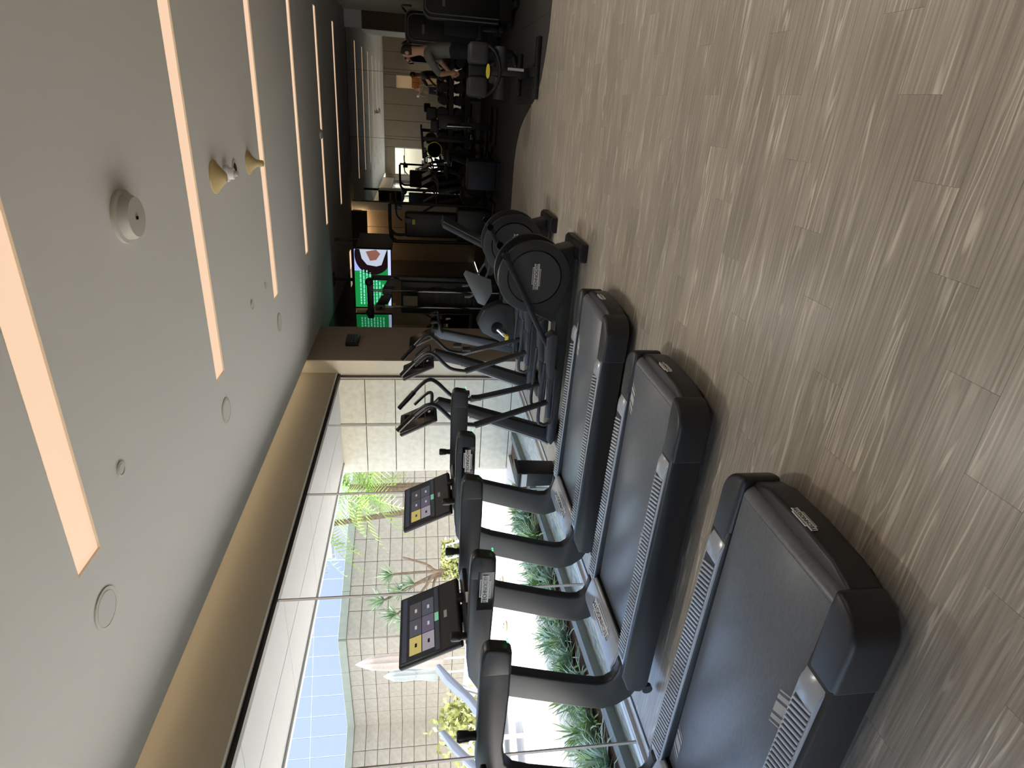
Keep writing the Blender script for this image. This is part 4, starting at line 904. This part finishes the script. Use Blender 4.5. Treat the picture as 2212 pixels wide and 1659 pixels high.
# dumbbell rack and dumbbells
t = thing('dumbbell_rack', 'two-tier black dumbbell rack standing along the mirror', 'rack', (.05, 15.7, 0))
for x in (-1.2, .0, 1.15):
    MB().prism([(15.45, .0), (15.95, .0), (15.95, .08), (15.88, .92), (15.80, .92), (15.78, .12), (15.45, .06)], x - .03, x + .03, 'x').build('upright', M_black, t, .006)
for z, y in ((.42, 15.62), (.80, 15.75)):
    for dy in (-.1, .1): MB().box(-1.25, 1.2, y + dy - .02, y + dy + .02, z - .03, z + .02).build('shelf_rail', M_black, t, .004)
    MB().box(-1.25, 1.2, y - .14, y - .12, z - .09, z + .0).build('shelf_lip', M_black, t)
db = thing('dumbbell', 'round black dumbbell', 'dumbbell', (0, 0, 0), 'dumbbells on the rack')
MB().tube([(0, -.1, 0), (0, .1, 0)], .016, 10).build('handle', M_chrome, db)
for s in (-1, 1):
    MB().lathe([(.01, s * .055), (.105, s * .06), (.112, s * .075), (.112, s * .145), (.102, s * .155), (.01, s * .157)], (0, 0, 0), 'y', 24).build('head', M_black, db)
first = True; pos = ('far right end', 'second place from the right', 'third place from the right', 'fourth place from the right', 'fifth place, right in the middle', 'fourth place from the left', 'third place from the left', 'second place from the left', 'far left end')
for z, y, tier in ((.56, 15.62, 'lower'), (.94, 15.75, 'upper')):
    for i in range(9):
        o = db if first else copy_tree(db); first = False
        o.location = (1.04 - i * .272, y, z + .002); o['label'] = 'round black dumbbell on the %s tier, %s' % (tier, pos[i])

# exercise bikes in front of the mirror
def upright_bike(x, y, rz, label):
    t = thing('exercise_bike', label, 'exercise bike', (0, 0, 0), 'exercise bikes by the mirror')
    MB().box(-.5, -.42, -.25, .25, 0, .06).box(.42, .5, -.25, .25, 0, .06).box(-.46, .46, -.05, .05, .03, .1).build('base', M_black, t, .01)
    MB().lathe([(.01, -.05), (.23, -.05), (.25, -.03), (.25, .03), (.23, .05), (.01, .05)], (-.2, 0, .36), 'y', 28).build('flywheel', M_plastic, t)
    MB().prism([(-.35, .2), (.15, .12), (.2, .3), (.0, .52), (-.25, .5)], -.06, .06).build('housing', M_black, t, .02)
    MB().bar((-.28, 0, .45), (-.42, 0, 1.12), .06, .08).build('mast', M_plastic, t, .01)
    MB().bar((.12, 0, .28), (.28, 0, .85), .05, .07).build('seat_post', M_black, t, .01)
    MB().prism([(.12, .86), (.42, .90), (.44, .95), (.30, .96), (.12, .92)], -.11, .11).build('saddle', M_pad, t, .02, 3)
    for s in (-1, 1):
        MB().tube([(-.42, s * .03, 1.08), (-.36, s * .2, 1.12), (-.2, s * .23, 1.14), (-.14, s * .2, 1.26)], .017, 8, 4).build('handlebar', M_steel, t)
        MB().bar((-.02, s * .08, .3), (.08 * s - .02, s * .09, .3 - .14 * s), .03, .03).build('crank', M_chrome, t)
        MB().box(.08 * s - .07, .08 * s + .03, *sorted((s * .1, s * .2)), .3 - .14 * s - .015, .3 - .14 * s + .015).build('pedal', M_black, t)
    sl = slabf((-.44, 0, 1.14), (-.5, 0, .86), (.86, 0, .5), (0, 1, 0)); c = sl(-.16, .16, 0, .34, -.03, 0).build('console', M_steel, t, .012); sl(-.14, .14, .05, .32, 0, .002).build('screen', M_gloss, c)
    t.location = (x, y, .006); t.rotation_euler.z = rz
upright_bike(-1.45, 14.9, .25, 'exercise bike nearest the dumbbell rack')
upright_bike(-1.75, 14.1, .25, 'exercise bike between the other two by the mirror')
upright_bike(-1.40, 13.25, .25, 'exercise bike nearest the cable tower')
t = thing('rowing_trainer', 'black standing pull trainer with yellow-rimmed fan wheel before the mirror', 'trainer', (-.86, 14.4, 0))
MB().box(-1.11, -.61, 14.2, 14.6, .006, .07).build('base', M_black, t, .012)
MB().box(-.89, -.81, 14.38, 14.46, .07, 1.45).build('column', M_black, t, .01)
MB().bar((-1.26, 14.4, 1.42), (-.71, 14.4, 1.46), .05, .05).build('top_bar', M_black, t, .008)
MB().bar((-.86, 14.4, 1.1), (-1.18, 14.35, 1.42), .05, .04).build('brace', M_black, t)
f = MB().lathe([(.01, -.05), (.15, -.05), (.15, .05), (.01, .05)], (-1.06, 14.32, 1.18), 'y', 28).build('fan_wheel', M_black, t)
MB().lathe([(.150, -.052), (.166, -.05), (.166, .05), (.150, .052), (.150, -.052)], (-1.06, 14.32, 1.18), 'y', 28).build('rim', M_yellow, f)

# ------------------------------------------------------------------ people
def person(name, label, loc, rz, joints, shirt_m, pants_m, hair_long=False, sleeves='long', held=None):
    t = thing(name, label, 'person', (0, 0, 0))
    J = joints; names = list(J); idx = {n: i for i, n in enumerate(names)}
    edges = [('pelvis', 'waist'), ('waist', 'chest'), ('chest', 'neck'), ('neck', 'head'), ('head', 'crown')]
    for s in 'LR':
        edges += [('chest', 'sh' + s), ('sh' + s, 'el' + s), ('el' + s, 'wr' + s), ('wr' + s, 'ha' + s), ('pelvis', 'hip' + s), ('hip' + s, 'kn' + s), ('kn' + s, 'an' + s), ('an' + s, 'toe' + s)]
    me = bpy.data.meshes.new('body'); me.from_pydata([J[n][0] for n in names], [(idx[a], idx[b]) for a, b in edges], [])
    o = bpy.data.objects.new('body', me); COL.objects.link(o)
    md = o.modifiers.new('s', 'SKIN'); md.use_smooth_shade = True
    for n in names:
        r = J[n][1]; me.skin_vertices[0].data[idx[n]].radius = (r, r) if not isinstance(r, tuple) else r
    me.skin_vertices[0].data[idx['pelvis']].use_root = True
    o.modifiers.new('d', 'SUBSURF').levels = 3
    bpy.context.view_layer.update()
    dg = bpy.context.evaluated_depsgraph_get(); full = bpy.data.meshes.new_from_object(o.evaluated_get(dg))
    bpy.data.objects.remove(o)
    full.materials.clear(); full.materials.append(M_skin); full.shade_smooth()
    body = bpy.data.objects.new('body', full); COL.objects.link(body); body.parent = t
    segs = [(Vector(J[a][0]), Vector(J[b][0]), a, b) for a, b in edges]
    def near(c):
        best = None
        for p, q, a, b in segs:
            d = q - p; k = max(0, min(1, (c - p).dot(d) / max(1e-9, d.length_squared))); e = (c - p - d * k).length
            if best is None or e < best[0]: best = (e, a, b, k)
        return best
    regs = {'shirt': MB(), 'trousers': MB(), 'shoe': MB(), 'hair': MB()}
    nm = [v.normal.copy() for v in full.vertices]; hd = Vector(J['head'][0])
    for p in full.polygons:
        c = p.center; e, a, b, k = near(c); key = None
        if a in ('waist', 'chest') and b in ('chest', 'shL', 'shR') or (a, b) == ('pelvis', 'waist') and k > .35: key = 'shirt'
        elif a in ('shL', 'shR'): key = 'shirt'
        elif a in ('elL', 'elR') and sleeves == 'long' and b[:2] == 'wr': key = 'shirt'
        elif (a, b) == ('chest', 'neck') and k < .55: key = 'shirt'
        elif a == 'pelvis' or a[:3] == 'hip' or a[:2] == 'kn': key = 'trousers'
        elif a[:2] == 'an': key = 'shoe'
        elif a in ('head', 'neck') and b in ('crown', 'head'):
            f = J['_face'] if '_face' in J else None
            if (c - hd).dot(FACE) < .02 and c.z > hd.z - .07 or c.z > hd.z + .075: key = 'hair'
        if key:
            ofs = .016 if key == 'hair' else .007
            regs[key].add([full.vertices[i].co + nm[i] * ofs for i in p.vertices], [tuple(range(len(p.vertices)))])
    for key, m in (('shirt', shirt_m), ('trousers', pants_m), ('shoe', M_black), ('hair', M_hair)):
        if not regs[key].v: continue
        me2 = bpy.data.meshes.new(key); me2.from_pydata([tuple(v) for v in regs[key].v], [], regs[key].f)
        bm = bmesh.new(); bm.from_mesh(me2); bmesh.ops.remove_doubles(bm, verts=bm.verts, dist=1e-5); bm.to_mesh(me2); bm.free(); me2.shade_smooth()
        me2.materials.append(m); c = bpy.data.objects.new(key, me2); COL.objects.link(c); c.parent = t
    # fingers, thumbs and face
    for s in 'LR':
        w = Vector(J['wr' + s][0]); h = Vector(J['ha' + s][0]); d = (h - w).normalized(); side = d.cross(Vector((0, 0, 1))); side = side.normalized() if side.length > .2 else Vector((1, 0, 0))
        nrm = side.cross(d); fm = MB()
        for k, ll in enumerate((.06, .07, .066, .05)):
            b0 = h + side * ((k - 1.5) * .019); fm.tube([b0 - d * .02, b0 + d * ll * .5, b0 + d * ll * .85 - nrm * ll * .35], [.0085, .0065], 6)
        fm.tube([w + d * .03 + side * .03, w + d * .055 + side * .055, w + d * .085 + side * .058], [.010, .008], 6)
        fm.build('fingers', M_skin, t)
    fc = MB(); rgt = FACE.cross(Vector((0, 0, 1)))
    fc.tube([hd + FACE * .095 + Vector((0, 0, .02)), hd + FACE * .122 + Vector((0, 0, -.022))], [.010, .016], 6); fc.build('nose', M_skin, t)
    for s in (-1, 1): MB().ball(tuple(hd + FACE * .088 + rgt * (s * .034) + Vector((0, 0, .022))), .012, 8).build('eye', M_gloss, t); MB().ball(tuple(hd + rgt * (s * .085)), .026, 8, .5, 1, 1.2).build('ear', M_skin, t)
    MB().tube([hd + FACE * .098 - rgt * .024 + Vector((0, 0, -.055)), hd + FACE * .106 + Vector((0, 0, -.058)), hd + FACE * .098 + rgt * .024 + Vector((0, 0, -.055))], .006, 6).build('mouth', mat('lips', (150, 84, 78), .5), t)
    t.location = loc; t.rotation_euler.z = rz
    return t
def pose(h=1.75, **kw):
    s = h / 1.75
    J = {'pelvis': ((0, 0, .95), (.15, .105)), 'waist': ((0, 0, 1.10), (.135, .095)), 'chest': ((0, 0, 1.32), (.16, .105)), 'neck': ((0, .0, 1.50), .055), 'head': ((0, .02, 1.63), (.075, .092)), 'crown': ((0, .0, 1.71), (.06, .07)),
         'shL': ((-.19, 0, 1.42), .06), 'elL': ((-.25, 0, 1.14), .043), 'wrL': ((-.25, .06, .90), .03), 'haL': ((-.25, .08, .82), .036), 'shR': ((.19, 0, 1.42), .06), 'elR': ((.25, 0, 1.14), .043), 'wrR': ((.25, .06, .90), .03), 'haR': ((.25, .08, .82), .036),
         'hipL': ((-.09, 0, .88), .092), 'knL': ((-.10, .01, .49), .062), 'anL': ((-.10, -.02, .09), .042), 'toeL': ((-.11, .14, .035), .036), 'hipR': ((.09, 0, .88), .092), 'knR': ((.10, .01, .49), .062), 'anR': ((.10, -.02, .09), .042), 'toeR': ((.11, .14, .035), .036)}
    for k, v in kw.items(): J[k] = (v, J[k][1])
    return {k: (tuple(c * s for c in p), tuple(q * s for q in r) if isinstance(r, tuple) else r * s) for k, (p, r) in J.items()}
FACE = Vector((0, 1, 0))
# photographer, seen only in the mirror, both hands on the phone at eye height
pp = person('person', 'person in taupe shirt and black trousers taking the picture, reflected in the mirror', (.27, -.33, 0), .0,
       pose(1.77, head=((-.02, .03, 1.63)), elL=(-.27, .12, 1.22), wrL=(-.22, .27, 1.42), haL=(-.23, .28, 1.50), elR=(.20, .16, 1.20), wrR=(-.10, .27, 1.40), haR=(-.16, .275, 1.46)), M_taupeshirt, M_blackcloth)
ph = thing('phone', 'white phone held up by the photographer in the mirror', 'phone', (0, -.02, 1.53))
MB().box(-.075, .015, -.034, -.024, 1.47, 1.60).build('body', M_whitem, ph, .006); MB().box(-.02, .008, -.024, -.021, 1.56, 1.59).build('camera_bump', M_offwhite, ph, .002)
# person in a grey t-shirt beside the weight machines
person('person', 'person in grey t-shirt and dark trousers standing between machines', (.66, 10.45, .006), 1.35,
       pose(1.83, chest=(0, .05, 1.25), neck=(0, .04, 1.44), head=(0, .07, 1.63), crown=(0, .05, 1.71), shL=(-.19, .06, 1.345), shR=(.19, .05, 1.345), elL=(-.27, .28, 1.17), wrL=(-.16, .27, 1.00), haL=(-.12, .28, .93), elR=(.30, .20, 1.14), wrR=(.20, .33, .99), haR=(.14, .35, .94)), M_tee, M_blackcloth, sleeves='short')
